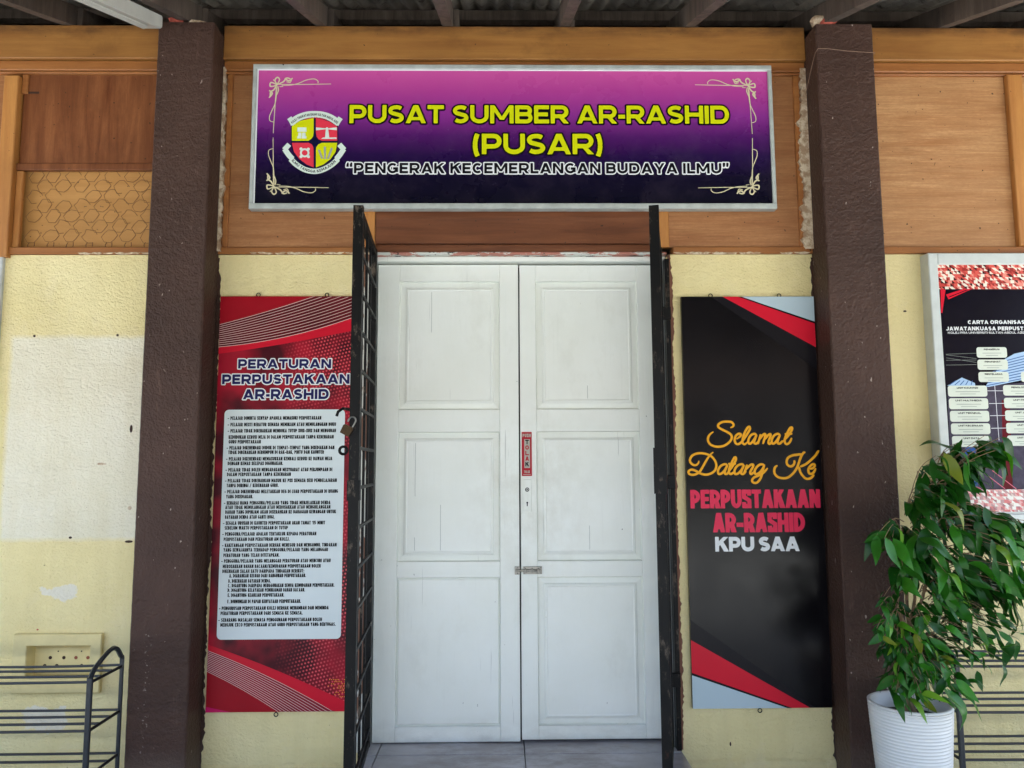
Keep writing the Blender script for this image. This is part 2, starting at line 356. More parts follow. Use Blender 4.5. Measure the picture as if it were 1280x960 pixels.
# ------------------------------------------------------------------ building blocks
def tag(o, label=None, cat=None, group=None, kind=None):
    if label: o['label'] = label
    if cat: o['category'] = cat
    if group: o['group'] = group
    if kind: o['kind'] = kind
    return o
def thing(name, label, cat, loc=(0, 0, 0), group=None):
    o = bpy.data.objects.new(name, None); COL.objects.link(o); o.location = loc; o.empty_display_size = 0.1
    return tag(o, label, cat, group)
def wloc(o):
    v = Vector((0, 0, 0))
    while o: v = v + o.location; o = o.parent
    return v
class MB:
    "collects shapes in world coordinates; build() links them as one mesh object"
    def __init__(s): s.v = []; s.f = []; s.smooth = False
    def add(s, vs_, fs):
        n = len(s.v); s.v += [tuple(v) for v in vs_]; s.f += [tuple(i + n for i in f) for f in fs]
    def box(s, x0, x1, y0, y1, z0, z1, bev=0.0):
        if x0 > x1: x0, x1 = x1, x0
        if y0 > y1: y0, y1 = y1, y0
        if z0 > z1: z0, z1 = z1, z0
        b = min(bev, (x1 - x0) / 3, (y1 - y0) / 3, (z1 - z0) / 3)
        if b <= 0:
            V = [(x, y, z) for z in (z0, z1) for y in (y0, y1) for x in (x0, x1)]
            s.add(V, [(0, 2, 3, 1), (4, 5, 7, 6), (0, 1, 5, 4), (2, 6, 7, 3), (0, 4, 6, 2), (1, 3, 7, 5)]); return s
        # chamfered front (low y) edges and all vertical edges
        def ring(y, i): return [(x0 + i, y, z0 + i), (x1 - i, y, z0 + i), (x1 - i, y, z1 - i), (x0 + i, y, z1 - i)]
        V = ring(y0, b) + ring(y0 + b, 0) + ring(y1, 0)
        F = [(0, 1, 2, 3), (11, 10, 9, 8)]
        for k in (0, 4):
            for i in range(4):
                j = (i + 1) % 4; F.append((k + i, k + 4 + i, k + 4 + j, k + j))
        s.add(V, F); return s
    def prism(s, pts, y0, y1):
        "polygon in XZ given as (x,z), front face at y0, back at y1"
        n = len(pts); V = [(p[0], y0, p[1]) for p in pts] + [(p[0], y1, p[1]) for p in pts]
        F = [tuple(range(n)), tuple(range(2 * n - 1, n - 1, -1))]
        for i in range(n):
            j = (i + 1) % n; F.append((i, i + n, j + n, j))
        s.add(V, F); return s
    def face(s, pts, y):
        s.add([(p[0], y, p[1]) for p in pts], [tuple(range(len(pts)))]); return s
    def strip(s, L, Rr, ya, yb=None):
        n = len(L); yb = ya if yb is None else yb
        V = []
        for i in range(n):
            y = ya + (yb - ya) * i / max(1, n - 1)
            V += [(L[i][0], y, L[i][1]), (Rr[i][0], y, Rr[i][1])]
        s.add(V, [(2 * i, 2 * i + 1, 2 * i + 3, 2 * i + 2) for i in range(n - 1)]); return s
    def tube(s, pts, r, sides=6, closed=False, cap=True, r2=None):
        pts = [Vector(p) for p in pts]; n = len(pts); base = len(s.v); up = None
        for i, p in enumerate(pts):
            a = pts[(i - 1) % n] if (i or closed) else p; b = pts[(i + 1) % n] if (i < n - 1 or closed) else p
            t = (b - a).normalized()
            if up is None: up = t.orthogonal().normalized()
            up = (up - t * up.dot(t)).normalized(); sd_ = t.cross(up)
            rr = r if r2 is None else r + (r2 - r) * i / (n - 1)
            for k in range(sides):
                an = 2 * math.pi * (k + 0.5) / sides
                s.v.append(tuple(p + up * (math.cos(an) * rr) + sd_ * (math.sin(an) * rr)))
        m = n if closed else n - 1
        for i in range(m):
            for k in range(sides):
                a0 = base + i * sides + k; a1 = base + i * sides + (k + 1) % sides
                b0 = base + ((i + 1) % n) * sides + k; b1 = base + ((i + 1) % n) * sides + (k + 1) % sides
                s.f.append((a0, b0, b1, a1))
        if cap and not closed:
            s.f.append(tuple(base + k for k in range(sides))); s.f.append(tuple(base + (n - 1) * sides + k for k in reversed(range(sides))))
        return s
    def lathe(s, prof, cx, cy, n=40):
        base = len(s.v)
        for (r, z) in prof:
            for k in range(n):
                a = 2 * math.pi * k / n; s.v.append((cx + r * math.cos(a), cy + r * math.sin(a), z))
        for i in range(len(prof) - 1):
            for k in range(n):
                j = (k + 1) % n
                s.f.append((base + i * n + k, base + i * n + j, base + (i + 1) * n + j, base + (i + 1) * n + k))
        return s
    def build(s, name, mat, parent=None, smooth=False, label=None, kind=None, flip=False):
        o0 = wloc(parent) if parent else Vector((0, 0, 0))
        me = bpy.data.meshes.new(name)
        me.from_pydata([(v[0] - o0.x, v[1] - o0.y, v[2] - o0.z) for v in s.v], [], s.f); me.update()
        if s.f and not s.flat:
            bm = bmesh.new(); bm.from_mesh(me); bmesh.ops.recalc_face_normals(bm, faces=bm.faces); bm.to_mesh(me); bm.free()
        if smooth: me.polygons.foreach_set('use_smooth', [True] * len(me.polygons))
        me.materials.append(M[mat] if isinstance(mat, str) else mat)
        o = bpy.data.objects.new(name, me); COL.objects.link(o)
        if parent: o.parent = parent
        return tag(o, label, None, None, kind)
    flat = False

def catmull(pts, per=6):
    P = [pts[0]] + list(pts) + [pts[-1]]; out = []
    for i in range(1, len(P) - 2):
        p0, p1, p2, p3 = P[i - 1], P[i], P[i + 1], P[i + 2]
        for k in range(per):
            t = k / per
            out.append(tuple(0.5 * ((2 * p1[c]) + (-p0[c] + p2[c]) * t + (2 * p0[c] - 5 * p1[c] + 4 * p2[c] - p3[c]) * t * t + (-p0[c] + 3 * p1[c] - 3 * p2[c] + p3[c]) * t ** 3) for c in range(len(p1))))
    out.append(tuple(P[-2])); return out
def borders(pts, w, closed=False, ends=0.0, taper=None):
    "left and right border of a stroke of width w (w may be a function of 0..1)"
    n = len(pts); L = []; Rr = []
    for i in range(n):
        p = pts[i]
        a = pts[(i - 1) % n] if (i or closed) else None; b = pts[(i + 1) % n] if (i < n - 1 or closed) else None
        def nrm(u, v):
            dx, dy = v[0] - u[0], v[1] - u[1]; l = math.hypot(dx, dy) or 1; return (-dy / l, dx / l)
        n1 = nrm(a, p) if a is not None else nrm(p, b); n2 = nrm(p, b) if b is not None else n1
        mx, my = n1[0] + n2[0], n1[1] + n2[1]; l = math.hypot(mx, my) or 1; mx /= l; my /= l
        k = 1 / max(0.4, mx * n1[0] + my * n1[1])
        h = (w(i / max(1, n - 1)) if callable(w) else w) / 2 * k
        q = p
        if ends and not closed and i in (0, n - 1):
            dx, dy = (n1[1], -n1[0]); sg = -1 if i == 0 else 1
            q = (p[0] + dx * ends * sg, p[1] + dy * ends * sg)
        L.append((q[0] + mx * h, q[1] + my * h)); Rr.append((q[0] - mx * h, q[1] - my * h))
    if closed: L.append(L[0]); Rr.append(Rr[0])
    return L, Rr

# ------------------------------------------------------------------ block lettering
def arc(cx, cy, rx, ry, a0, a1, n=8):
    return [(cx + rx * math.cos(R(a0 + (a1 - a0) * i / n)), cy + ry * math.sin(R(a0 + (a1 - a0) * i / n))) for i in range(n + 1)]
WID = dict(A=.86, B=.74, C=.78, D=.8, E=.64, F=.62, G=.82, H=.78, I=.0, J=.56, K=.8, L=.6, M=1.0, N=.8, O=.86, P=.72, Q=.86, R=.76, S=.68, T=.7, U=.78, V=.84, W=1.15, X=.8, Y=.82, Z=.68)
WSC = [1.0]     # letter width factor, solved for each line so that strokes keep one thickness
def fit_width(s, target, w, gap, space):
    lo, hi = .35, 2.2
    for _ in range(18):
        WSC[0] = (lo + hi) / 2
        if text_width(s, w, gap, space) < target: lo = WSC[0]
        else: hi = WSC[0]
def glyph(ch, w):
    h = w / 2; W = max(WID.get(ch, .6) * WSC[0], w * 1.9); t = 1 - h; b = h
    if ch == 'I': return w, [('s', [(h, 0), (h, 1)])]
    x1 = W - h
    if ch == 'A': return W, [('p', [(0, 0), (w * 1.08, 0), (W / 2 + w * .58, 1), (W / 2 - w * .58, 1)]), ('p', [(W - w * 1.08, 0), (W, 0), (W / 2 + w * .58, 1), (W / 2 - w * .58, 1)]), ('p', [(W * .2, .17), (W * .8, .17), (W * .74, .17 + w * .78), (W * .26, .17 + w * .78)])]
    def bowl(y0, y1, x): 
        ry = (y1 - y0) / 2; rx = min(ry, x - h) 
        return [(h * .6, y1), (x - rx, y1)] + arc(x - rx, (y0 + y1) / 2, rx, ry, 90, -90, 8)[1:-1] + [(x - rx, y0), (h * .6, y0)]
    if ch == 'B': return W, [('s', [(h, 0), (h, 1)]), ('s', bowl(.5 + h * .1, t, x1 - .03)), ('s', bowl(b, .5 + h * .1, x1))]
    if ch in 'CG':
        p = arc(W / 2, .5, W / 2 - h, .5 - h, 50, 310, 14)
        if ch == 'C': return W, [('s', p)]
        p = arc(W / 2, .5, W / 2 - h, .5 - h, 46, 335, 14)
        return W, [('s', p), ('s', [(W * .54, .47), (W, .47)]), ('s', [(x1, .12), (x1, .5)])]
    if ch == 'D': return W, [('s', [(h, 0), (h, 1)]), ('s', [(h * .6, t), (x1 - (.5 - h) * .8, t)] + arc(x1 - (.5 - h) * .8, .5, (.5 - h) * .8, .5 - h, 90, -90, 10)[1:-1] + [(x1 - (.5 - h) * .8, b), (h * .6, b)])]
    if ch == 'E': return W, [('s', [(W, t), (h, t), (h, b), (W, b)]), ('s', [(h, .5), (W * .92, .5)])]
    if ch == 'F': return W, [('s', [(W, t), (h, t), (h, 0)]), ('s', [(h, .46), (W * .9, .46)])]
    if ch == 'H': return W, [('s', [(h, 0), (h, 1)]), ('s', [(x1, 0), (x1, 1)]), ('s', [(h, .5), (x1, .5)])]
    if ch == 'J': return W, [('s', [(x1, 1), (x1, .3)] + arc(x1 - (x1 - 0) * .5, .3, x1 * .5, .3 - h, 0, -165, 8)[1:])]
    if ch == 'K': return W, [('s', [(h, 0), (h, 1)]), ('p', [(w * .8, .32), (w * .8, .32 + w * 1.25), (W - w * 1.3, 1), (W - .01, 1)]), ('p', [(W * .36, .5), (W * .36 + w * .8, .74), (W + .02, 0), (W - w * 1.25, 0)])]
    if ch == 'L': return W, [('s', [(h, 1), (h, b), (W, b)])]
    if ch == 'M': return W, [('s', [(h, 0), (h, 1)]), ('s', [(x1, 0), (x1, 1)]), ('p', [(0, 1), (w * 1.05, 1), (W / 2 + w * .5, .2), (W / 2 - w * .5, .2)]), ('p', [(W - w * 1.05, 1), (W, 1), (W / 2 + w * .5, .2), (W / 2 - w * .5, .2)])]
    if ch == 'N': return W, [('s', [(h, 0), (h, 1)]), ('s', [(x1, 0), (x1, 1)]), ('p', [(0, 1), (w * 1.1, 1), (W, 0), (W - w * 1.1, 0)])]
    if ch in 'OQ0':
        if ch == '0': W = .66
        return W, [('c', arc(W / 2, .5, W / 2 - h, .5 - h, 0, 342, 19))]
    if ch == 'P': return W, [('s', [(h, 0), (h, 1)]), ('s', bowl(.38, t, x1))]
    if ch == 'R': return W, [('s', [(h, 0), (h, 1)]), ('s', bowl(.4, t, x1)), ('p', [(W * .38, .42), (W * .38 + w * 1.1, .42), (W + .02, 0), (W - w * 1.2, 0)])]
    if ch == 'S' and W < 2.6 * w: return W, [('s', [(x1, .68), (x1, t), (h, t), (h, .6), (x1, .41), (x1, b), (h, b), (h, .32)])]
    if ch == 'S': return W, [('s', arc(W / 2 + .01, 1 - h - (1 - w) / 4, W / 2 - h, (1 - w) / 4, 36, 222, 9) + arc(W / 2 - .01, h + (1 - w) / 4, W / 2 - h, (1 - w) / 4, 42, -144, 9))]
    if ch == 'T': return W, [('s', [(0, t), (W, t)]), ('s', [(W / 2, t), (W / 2, 0)])]
    if ch == 'U': return W, [('s', [(h, 1), (h, .4)] + arc(W / 2, .4, W / 2 - h, .4 - h, 180, 360, 10)[1:-1] + [(x1, .4), (x1, 1)])]
    if ch == 'V': return W, [('p', [(0, 1), (w * 1.1, 1), (W / 2 + w * .5, 0), (W / 2 - w * .5, 0)]), ('p', [(W - w * 1.1, 1), (W, 1), (W / 2 + w * .5, 0), (W / 2 - w * .5, 0)])]
    if ch == 'W': 
        q_ = W / 4
        return W, [('p', [(0, 1), (w, 1), (q_ + w * .5, 0), (q_ - w * .5, 0)]), ('p', [(2 * q_ - w * .5, 1), (2 * q_ + w * .5, 1), (q_ + w * .5, 0), (q_ - w * .5, 0)]), ('p', [(2 * q_ - w * .5, 1), (2 * q_ + w * .5, 1), (3 * q_ + w * .5, 0), (3 * q_ - w * .5, 0)]), ('p', [(W - w, 1), (W, 1), (3 * q_ + w * .5, 0), (3 * q_ - w * .5, 0)])]
    if ch == 'X': return W, [('p', [(0, 1), (w * 1.2, 1), (W, 0), (W - w * 1.2, 0)]), ('p', [(0, 0), (w * 1.2, 0), (W, 1), (W - w * 1.2, 1)])]
    if ch == 'Y': return W, [('p', [(0, 1), (w * 1.15, 1), (W / 2 + h, .36), (W / 2 - h, .36)]), ('p', [(W - w * 1.15, 1), (W, 1), (W / 2 + h, .36), (W / 2 - h, .36)]), ('s', [(W / 2, 0), (W / 2, .45)])]
    if ch == 'Z': return W, [('s', [(0, t), (W, t)]), ('s', [(0, b), (W, b)]), ('p', [(0, w), (w * 1.2, w * .5), (W, 1 - w), (W - w * 1.2, 1 - w * .5)])]
    if ch == '1': return .4, [('s', [(.4 - h, 0), (.4 - h, 1)]), ('p', [(0, .8), (0, .8 - w), (.4 - h, 1 - w * .8), (.4 - h, 1)])]
    if ch == '5': return .62, [('s', [(.58, t), (h + .04, t), (h + .04, .52)]), ('s', catmull([(h * .6, .56), (.34, .6), (.62 - h, .33), (.3, b), (h * .5, b + .12)], 5))]
    if ch == '-': return .36, [('s', [(0, .38), (.36, .38)])]
    if ch == '.': return w, [('s', [(h, 0), (h, w)])]
    if ch == ',': return w, [('p', [(0, w), (w, w), (w * .6, -w * .8), (0, -w * .8)])]
    if ch == ':': return w, [('s', [(h, 0), (h, w)]), ('s', [(h, .5), (h, .5 + w)])]
    if ch == '/': return .45, [('p', [(0, -.05), (w * .9, -.05), (.45, 1.05), (.45 - w * .9, 1.05)])]
    if ch == '(': return .34, [('s', arc(.34 + .42, .45, .76 - h, .95, 145, 215, 8))]
    if ch == ')': return .34, [('s', arc(-.42, .45, .76 - h, .95, 35, -35, 8))]
    if ch == '“': return .56, [('p', [(0, .62), (.22, .62), (.22, .84), (.2, 1.04), (.08, 1.04), (0, .84)]), ('p', [(.32, .62), (.54, .62), (.54, .84), (.52, 1.04), (.40, 1.04), (.32, .84)])]
    if ch == '”': return .56, [('p', [(.02, .62), (.14, .62), (.22, .82), (.22, 1.04), (0, 1.04), (0, .82)]), ('p', [(.34, .62), (.46, .62), (.54, .82), (.54, 1.04), (.32, 1.04), (.32, .82)])]
    if ch == '!': return w, [('s', [(h, .3), (h, 1)]), ('s', [(h, 0), (h, w)])]
    return .34, []
def offset_poly(P, o):
    if not o: return P
    A = sum(P[i][0] * P[(i + 1) % len(P)][1] - P[(i + 1) % len(P)][0] * P[i][1] for i in range(len(P)))
    if A < 0: P = P[::-1]
    out = []; n = len(P)
    for i in range(n):
        a, p, b = P[i - 1], P[i], P[(i + 1) % n]
        def nr(u, v):
            dx, dy = v[0] - u[0], v[1] - u[1]; l = math.hypot(dx, dy) or 1; return (dy / l, -dx / l)
        n1, n2 = nr(a, p), nr(p, b); mx, my = n1[0] + n2[0], n1[1] + n2[1]; l = math.hypot(mx, my) or 1; mx /= l; my /= l
        k = min(2.0, 1 / max(0.3, mx * n1[0] + my * n1[1])); out.append((p[0] + mx * o * k, p[1] + my * o * k))
    return out
def text_width(s, w, gap, space):
    x = 0
    for ch in s: x += space if ch == ' ' else glyph(ch, w)[0] + gap
    return x - gap
def lettering(mb, s, x0, x1, z0, hgt, y, w=.24, gap=.12, space=.38, off=0.0, slant=0.0, xf=None):
    "lays s between x0 and x1 on baseline z0; off widens every stroke by that many metres"
    if not xf: fit_width(s, (x1 - x0) / hgt, w, gap, space)
    else: WSC[0] = 1.0
    tw = text_width(s, w, gap, space); sx = (x1 - x0) / tw; x = 0
    T = xf or (lambda u, v: (x0 + u * sx + slant * v * hgt, z0 + v * hgt))
    for ch in s:
        if ch == ' ': x += space; continue
        W, prims = glyph(ch, w); k = 0
        for p in prims:
            yy = y - 0.00012 * k; k += 1
            if p[0] == 'p': mb.face(offset_poly([T(x + a, b) for a, b in p[1]], off), yy)
            else:
                pts = p[1]; L, Rr = borders(pts, w, p[0] == 'c')
                L = [T(x + a, b) for a, b in L]; Rr = [T(x + a, b) for a, b in Rr]
                if off:
                    nL, nR = [], []
                    for i, (a, b) in enumerate(zip(L, Rr)):
                        d = math.hypot(a[0] - b[0], a[1] - b[1]) or 1; ux, uy = (a[0] - b[0]) / d, (a[1] - b[1]) / d
                        c = (0, 0)
                        if p[0] != 'c' and i in (0, len(L) - 1):
                            j = 1 if i == 0 else len(L) - 2
                            mx = (a[0] + b[0] - L[j][0] - Rr[j][0]) / 2; my = (a[1] + b[1] - L[j][1] - Rr[j][1]) / 2; l = math.hypot(mx, my) or 1
                            c = (mx / l * off, my / l * off)
                        m_ = 1.35 if (0 < i < len(L) - 1 and len(L) <= 5) else 1
                        nL.append((a[0] + ux * off * m_ + c[0], a[1] + uy * off * m_ + c[1])); nR.append((b[0] - ux * off * m_ + c[0], b[1] - uy * off * m_ + c[1]))
                    L, Rr = nL, nR
                mb.strip(L, Rr, yy)
        x += W + gap
def convex_field(polys, xs_, zs_):
    GX, GZ = np.meshgrid(xs_, zs_); best = np.full(GX.shape, 1e9)
    for P in polys:
        P = np.array(P); A = 0.5 * np.sum(P[:, 0] * np.roll(P[:, 1], -1) - np.roll(P[:, 0], -1) * P[:, 1])
        if abs(A) < 1e-10: continue
        if A < 0: P = P[::-1]
        inside = np.full(GX.shape, -1e9); d2 = np.full(GX.shape, 1e9)
        for i in range(len(P)):
            a, b = P[i], P[(i + 1) % len(P)]; e = b - a; l = math.hypot(*e)
            if l < 1e-9: continue
            inside = np.maximum(inside, ((GX - a[0]) * e[1] - (GZ - a[1]) * e[0]) / l)
            t = np.clip(((GX - a[0]) * e[0] + (GZ - a[1]) * e[1]) / l ** 2, 0, 1)
            d2 = np.minimum(d2, (GX - a[0] - t * e[0]) ** 2 + (GZ - a[1] - t * e[1]) ** 2)
        best = np.minimum(best, np.where(inside <= 0, inside, np.sqrt(d2)))
    return best
def contour_fill(mb, F, xs_, zs_, lvl, y):
    "marching squares, filled; full cells of a row are joined into runs"
    D = F - lvl; ins = D < 0
    for j in range(len(zs_) - 1):
        run = None
        for i in range(len(xs_)):
            full = i < len(xs_) - 1 and ins[j, i] and ins[j, i + 1] and ins[j + 1, i] and ins[j + 1, i + 1]
            if full:
                if run is None: run = i
                continue
            if run is not None:
                mb.add([(xs_[run], y, zs_[j]), (xs_[i], y, zs_[j]), (xs_[i], y, zs_[j + 1]), (xs_[run], y, zs_[j + 1])], [(0, 1, 2, 3)]); run = None
            if i == len(xs_) - 1: continue
            c = ((i, j), (i + 1, j), (i + 1, j + 1), (i, j + 1)); P = []
            if not any(ins[b, a] for a, b in c): continue
            for k in range(4):
                (a, b), (c_, d) = c[k], c[(k + 1) % 4]; va, vb = D[b, a], D[d, c_]
                if va < 0: P.append((xs_[a], zs_[b]))
                if (va < 0) != (vb < 0):
                    t = va / (va - vb); P.append((xs_[a] + (xs_[c_] - xs_[a]) * t, zs_[b] + (zs_[d] - zs_[b]) * t))
            if len(P) > 2: mb.add([(p[0], y, p[1]) for p in P], [tuple(range(len(P)))])
def bold_lettering(mb, s, x0, x1, z0, hgt, y, w, gap, space, off):
    fit_width(s, (x1 - x0) / hgt, w, gap, space)
    tw = text_width(s, w, gap, space); sx = (x1 - x0) / tw; x = 0
    st = hgt / 30; par = 0
    for ch in s:
        if ch == ' ': x += space; continue
        W, prims = glyph(ch, w); polys = []
        T = lambda u, v: (x0 + (x + u) * sx, z0 + v * hgt)
        for p in prims:
            if p[0] == 'p': polys.append([T(*q) for q in p[1]]); continue
            L, Rr = borders(p[1], w, p[0] == 'c')
            for i in range(len(L) - 1): polys.append([T(*L[i]), T(*L[i + 1]), T(*Rr[i + 1]), T(*Rr[i])])
        m = off + st * 1.5
        q0, q1 = x0 + x * sx - m, x0 + (x + W + .03) * sx + m
        xs_ = np.arange(q0, q1 + st, st); zs_ = np.arange(z0 - m - .2 * hgt, z0 + hgt * 1.2 + m, st)
        contour_fill(mb, convex_field(polys, xs_, zs_), xs_, zs_, off, y - .00025 * par); par = 1 - par
        x += W + gap
def print_text(s, px0, px1, pytop, pybot, y, parent, mat, w=.24, gap=.12, off=0.0, name='lettering', space=.38, plane=None, bold=False):
    "px extents of the text line as read off the photograph"
    Yp = y if plane is None else plane; mid = (pytop + pybot) / 2
    a = at(px0, mid, Yp); b = at(px1, mid, Yp); z1 = Z((px0 + px1) / 2, pytop, Yp); z0 = Z((px0 + px1) / 2, pybot, Yp)
    mb = MB(); mb.flat = True; (bold_lettering if bold else lettering)(mb, s, a.x, b.x, z0, z1 - z0, y, w, gap, space, off)
    return mb.build(name, mat, parent)
def flat_poly(name, pix, y, mat, parent, plane=None):
    mb = MB(); mb.flat = True; mb.face([(at(px, py, y if plane is None else plane).x, at(px, py, y if plane is None else plane).z) for px, py in pix], y)
    return mb.build(name, mat, parent)
def rrect(x0, x1, z0, z1, r, n=5):
    P = []
    for cx, cz, a in ((x1 - r, z1 - r, 0), (x0 + r, z1 - r, 90), (x0 + r, z0 + r, 180), (x1 - r, z0 + r, 270)): P += arc(cx, cz, r, r, a, a + 90, n)
    return P

# ================================================================== THE SETTING
FLOOR = -0.20
g = MB().box(-60, 60, -60, 60, -0.72, -0.42).build('ground', 'ground', kind='structure')
fl = MB().box(-5, 5, -2.5, 0.0, -0.42, FLOOR).build('verandah_floor', 'ground', kind='structure')

# ------------------------------------------------------------------ masonry wall
WT = 2.215
XL, XR = -0.612, 0.782          # door opening
wall = thing('plastered_wall', 'yellow roughcast lower wall either side of the white double door', 'wall', (0, 0, FLOOR))
def wall_piece(x0, x1, hole=None):
    mb = MB()
    if hole:
        hx0, hx1, hz0, hz1 = hole[0] - .012, hole[1] + .012, hole[2] - .012, hole[3] + .012
        mb.box(x0, hx0, 0, .14, FLOOR, WT).box(hx1, x1, 0, .14, FLOOR, WT)
        mb.box(hx0, hx1, 0, .14, FLOOR, hz0).box(hx0, hx1, 0, .14, hz1, WT).box(hx0, hx1, .06, .14, hz0, hz1)
    else: mb.box(x0, x1, 0, .14, FLOOR, WT)
    return mb.build('plaster_panel', 'wall', wall)
VX0, VX1 = -2.075, -1.80; VZ0, VZ1 = 0.325, 0.462
wall_piece(-4.2, XL, (VX0, VX1, VZ0, VZ1)); wall_piece(XR, 4.2)
def skirting(x0, x1, seed):
    rnd = random.Random(seed); mb = MB(); n = int((x1 - x0) / 0.02); T_, Bt = [], []
    V = []
    for i in range(n + 1):
        x = x0 + (x1 - x0) * i / n; z = -0.052 + rnd.uniform(-.0025, .0025) + 0.003 * math.sin(x * 7)
        V += [(x, -.002, z + .006), (x, -.013, z - .004 + rnd.uniform(-.002, .002)), (x, -.013, FLOOR)]
    F = []
    for i in range(n):
        a = 3 * i; F += [(a, a + 1, a + 4, a + 3), (a + 1, a + 2, a + 5, a + 4)]
    mb.add(V, F); mb.build('skirting', 'wall', wall)
skirting(-1.302, XL - .048, 1); skirting(XR + .003, 1.455, 2); skirting(-4.2, -1.57, 3); skirting(1.73, 4.2, 4)
# vent block on the left
bl = [at(24, 793), at(132, 793), at(128, 866), at(18, 866)]
bx0, bx1, bz0, bz1 = -2.135, -1.752, 0.262, 0.512
mb = MB(); V = []
for (a_, b_, c_, d_, y_) in ((bx0, bx1, bz0, bz1, .0005), (bx0, bx1, bz0, bz1, -.018), (bx0 + .004, bx1 - .004, bz0 + .004, bz1 - .004, -.022), (VX0 - .003, VX1 + .003, VZ0 - .003, VZ1 + .003, -.022), (VX0, VX1, VZ0, VZ1, -.019), (VX0, VX1, VZ0, VZ1, .05)):
    V += [(a_, y_, c_), (b_, y_, c_), (b_, y_, d_), (a_, y_, d_)]
mb.add(V, [(4 * k + i, 4 * k + (i + 1) % 4, 4 * k + 4 + (i + 1) % 4, 4 * k + 4 + i) for k in range(5) for i in range(4)])
vent = mb.build('vent_block', 'plinth', wall)
MB().box(VX0, VX1, .045, .062, VZ0, VZ1).build('vent_back', 'plinth', vent)
for (px, py, rr, mt) in ((329, 394, 0, 0),):
    pass
k = 0
for row, (py, xs) in enumerate(((822, (63, 80, 95, 110)), (832, (56, 71, 102)), (814, (73, 102, 116)))):
    for xx in xs:
        p = at(xx, py, .045); rr = .0075 if row < 2 else .003
        m_ = MB(); m_.tube([(p.x, .0435, p.z), (p.x, .0465, p.z)], rr, 10); m_.build('vent_hole', 'holer' if (row == 0 and k in (2, 3)) else 'hole', vent); k += 1
# nail holes and old plugs in the plaster
for i, (px, py, rx_, rz_, mt) in enumerate(((164, 536, 1.8, 5, 'hole'), (127, 580, 6, 1.6, 'plaster'), (161, 677, 5, 1.6, 'hole'), (88, 672, 2, 1.5, 'hole'), (43, 420, 1.6, 1.6, 'hole'), (147, 419, 1.6, 1.6, 'hole'), (162, 635, 2.5, 2.5, 'plaster'), (1131, 389, 2.2, 1.2, 'hole'), (913, 930, 1, 2.5, 'hole'), (47, 787, 1.2, 1, 'clay'))):
    p = at(px, py); s_ = 3.5 / 960; pts = [(p.x + math.cos(a) * rx_ * s_, p.z + math.sin(a) * rz_ * s_) for a in [i * math.pi / 4 for i in range(8)]]
    MB().prism(pts, -.0012, .001).build('wall_scar', mt, wall)
# jagged brown paint that runs off the columns on to the wall
def jagged(x, z0, z1, wd, side, mat, name, parent, step=0.012, amp=0.006, seed=0, y=-.0015, dropout=0):
    rnd = random.Random(seed); n = int((z1 - z0) / step); V = []; e = wd
    for i in range(n + 1):
        z = z0 + (z1 - z0) * i / n; e += rnd.uniform(-amp, amp) * .8; e = min(wd * 1.6, max(wd * .45, e)); 
        ee = e + rnd.uniform(-amp, amp) * .5
        V += [(x, y, z), (x + side * ee, y - .0008, z), (x, .002, z), (x + side * ee, .002, z)]
    F = []
    for i in range(n):
        a = 4 * i; F += [(a, a + 1, a + 5, a + 4), (a + 1, a + 3, a + 7, a + 5)]
    mb = MB(); mb.add(V, F); return mb.build(name, mat, parent)

# ------------------------------------------------------------------ columns
def column(x0, x1, label, seed):
    c = thing('column', label, 'column', ((x0 + x1) / 2, 0, FLOOR), 'brown columns in front of the wall')
    top = 3.262
    rnd = random.Random(seed)
    # shaft with softly uneven arrises
    zs = [FLOOR + (top - FLOOR) * i / 170 for i in range(171)]
    V = []; Y0 = -.16
    for z in zs:
        j = [rnd.uniform(-.0006, .0006) for _ in range(4)]
        b_ = .006
        V += [(x0 + j[0], .0, z), (x0 + j[0], Y0 + b_, z), (x0 + b_ + j[1], Y0 + j[1], z), (x1 - b_ + j[2], Y0 + j[2], z), (x1 + j[3], Y0 + b_, z), (x1 + j[3], .0, z)]
    F = []
    for i in range(170):
        for k in range(5):
            a = 6 * i + k; F.append((a, a + 1, a + 7, a + 6))
    n = 170 * 6; F.append(tuple(n + k for k in range(6)))
    mb = MB(); mb.add(V, F); mb.build('shaft', 'column', c)
    return c
colL = column(-1.566, -1.3125, 'brown roughcast column left of the red rules poster', 3)
colR = column(1.457, 1.722, 'brown roughcast column right of the black welcome board', 4)
jagged(-1.3125, FLOOR + .0, 2.2, .011, 1, 'column', 'paint_edge', colL, seed=11)
jagged(1.457, FLOOR, 2.2, .010, -1, 'column', 'paint_edge', colR, seed=12)
jagged(-1.566, FLOOR, 2.2, .004, -1, 'column', 'paint_edge', colL, seed=13, amp=.003)
jagged(1.722, FLOOR, 2.2, .004, 1, 'column', 'paint_edge', colR, seed=14, amp=.003)
jagged(1.457, 2.235, 3.12, .030, -1, 'plaster', 'plaster_edge', colR, seed=15, amp=.014, y=-.026)
jagged(-1.3125, 2.225, 3.12, .018, 1, 'plaster', 'plaster_edge', colL, seed=16, amp=.008, y=-.026)
def lump(x, y, z, sx, sy, sz, mat, parent, seed, name='mortar_lump'):
    bm = bmesh.new(); bmesh.ops.create_icosphere(bm, subdivisions=2, radius=1); rnd = random.Random(seed)
    for v in bm.verts:
        k = 1 + rnd.uniform(-.25, .25); v.co = Vector((x + v.co.x * sx * k, y + v.co.y * sy * k, z + v.co.z * sz * k))
    mb = MB(); mb.add([v.co for v in bm.verts], [[q.index for q in f.verts] for f in bm.faces]); bm.free()
    return mb.build(name, mat, parent)
lump(-1.50, -.13, 3.278, .035, .03, .022, 'clay', colL, 1); lump(-1.40, -.12, 3.27, .06, .03, .016, 'plaster', colL, 2)
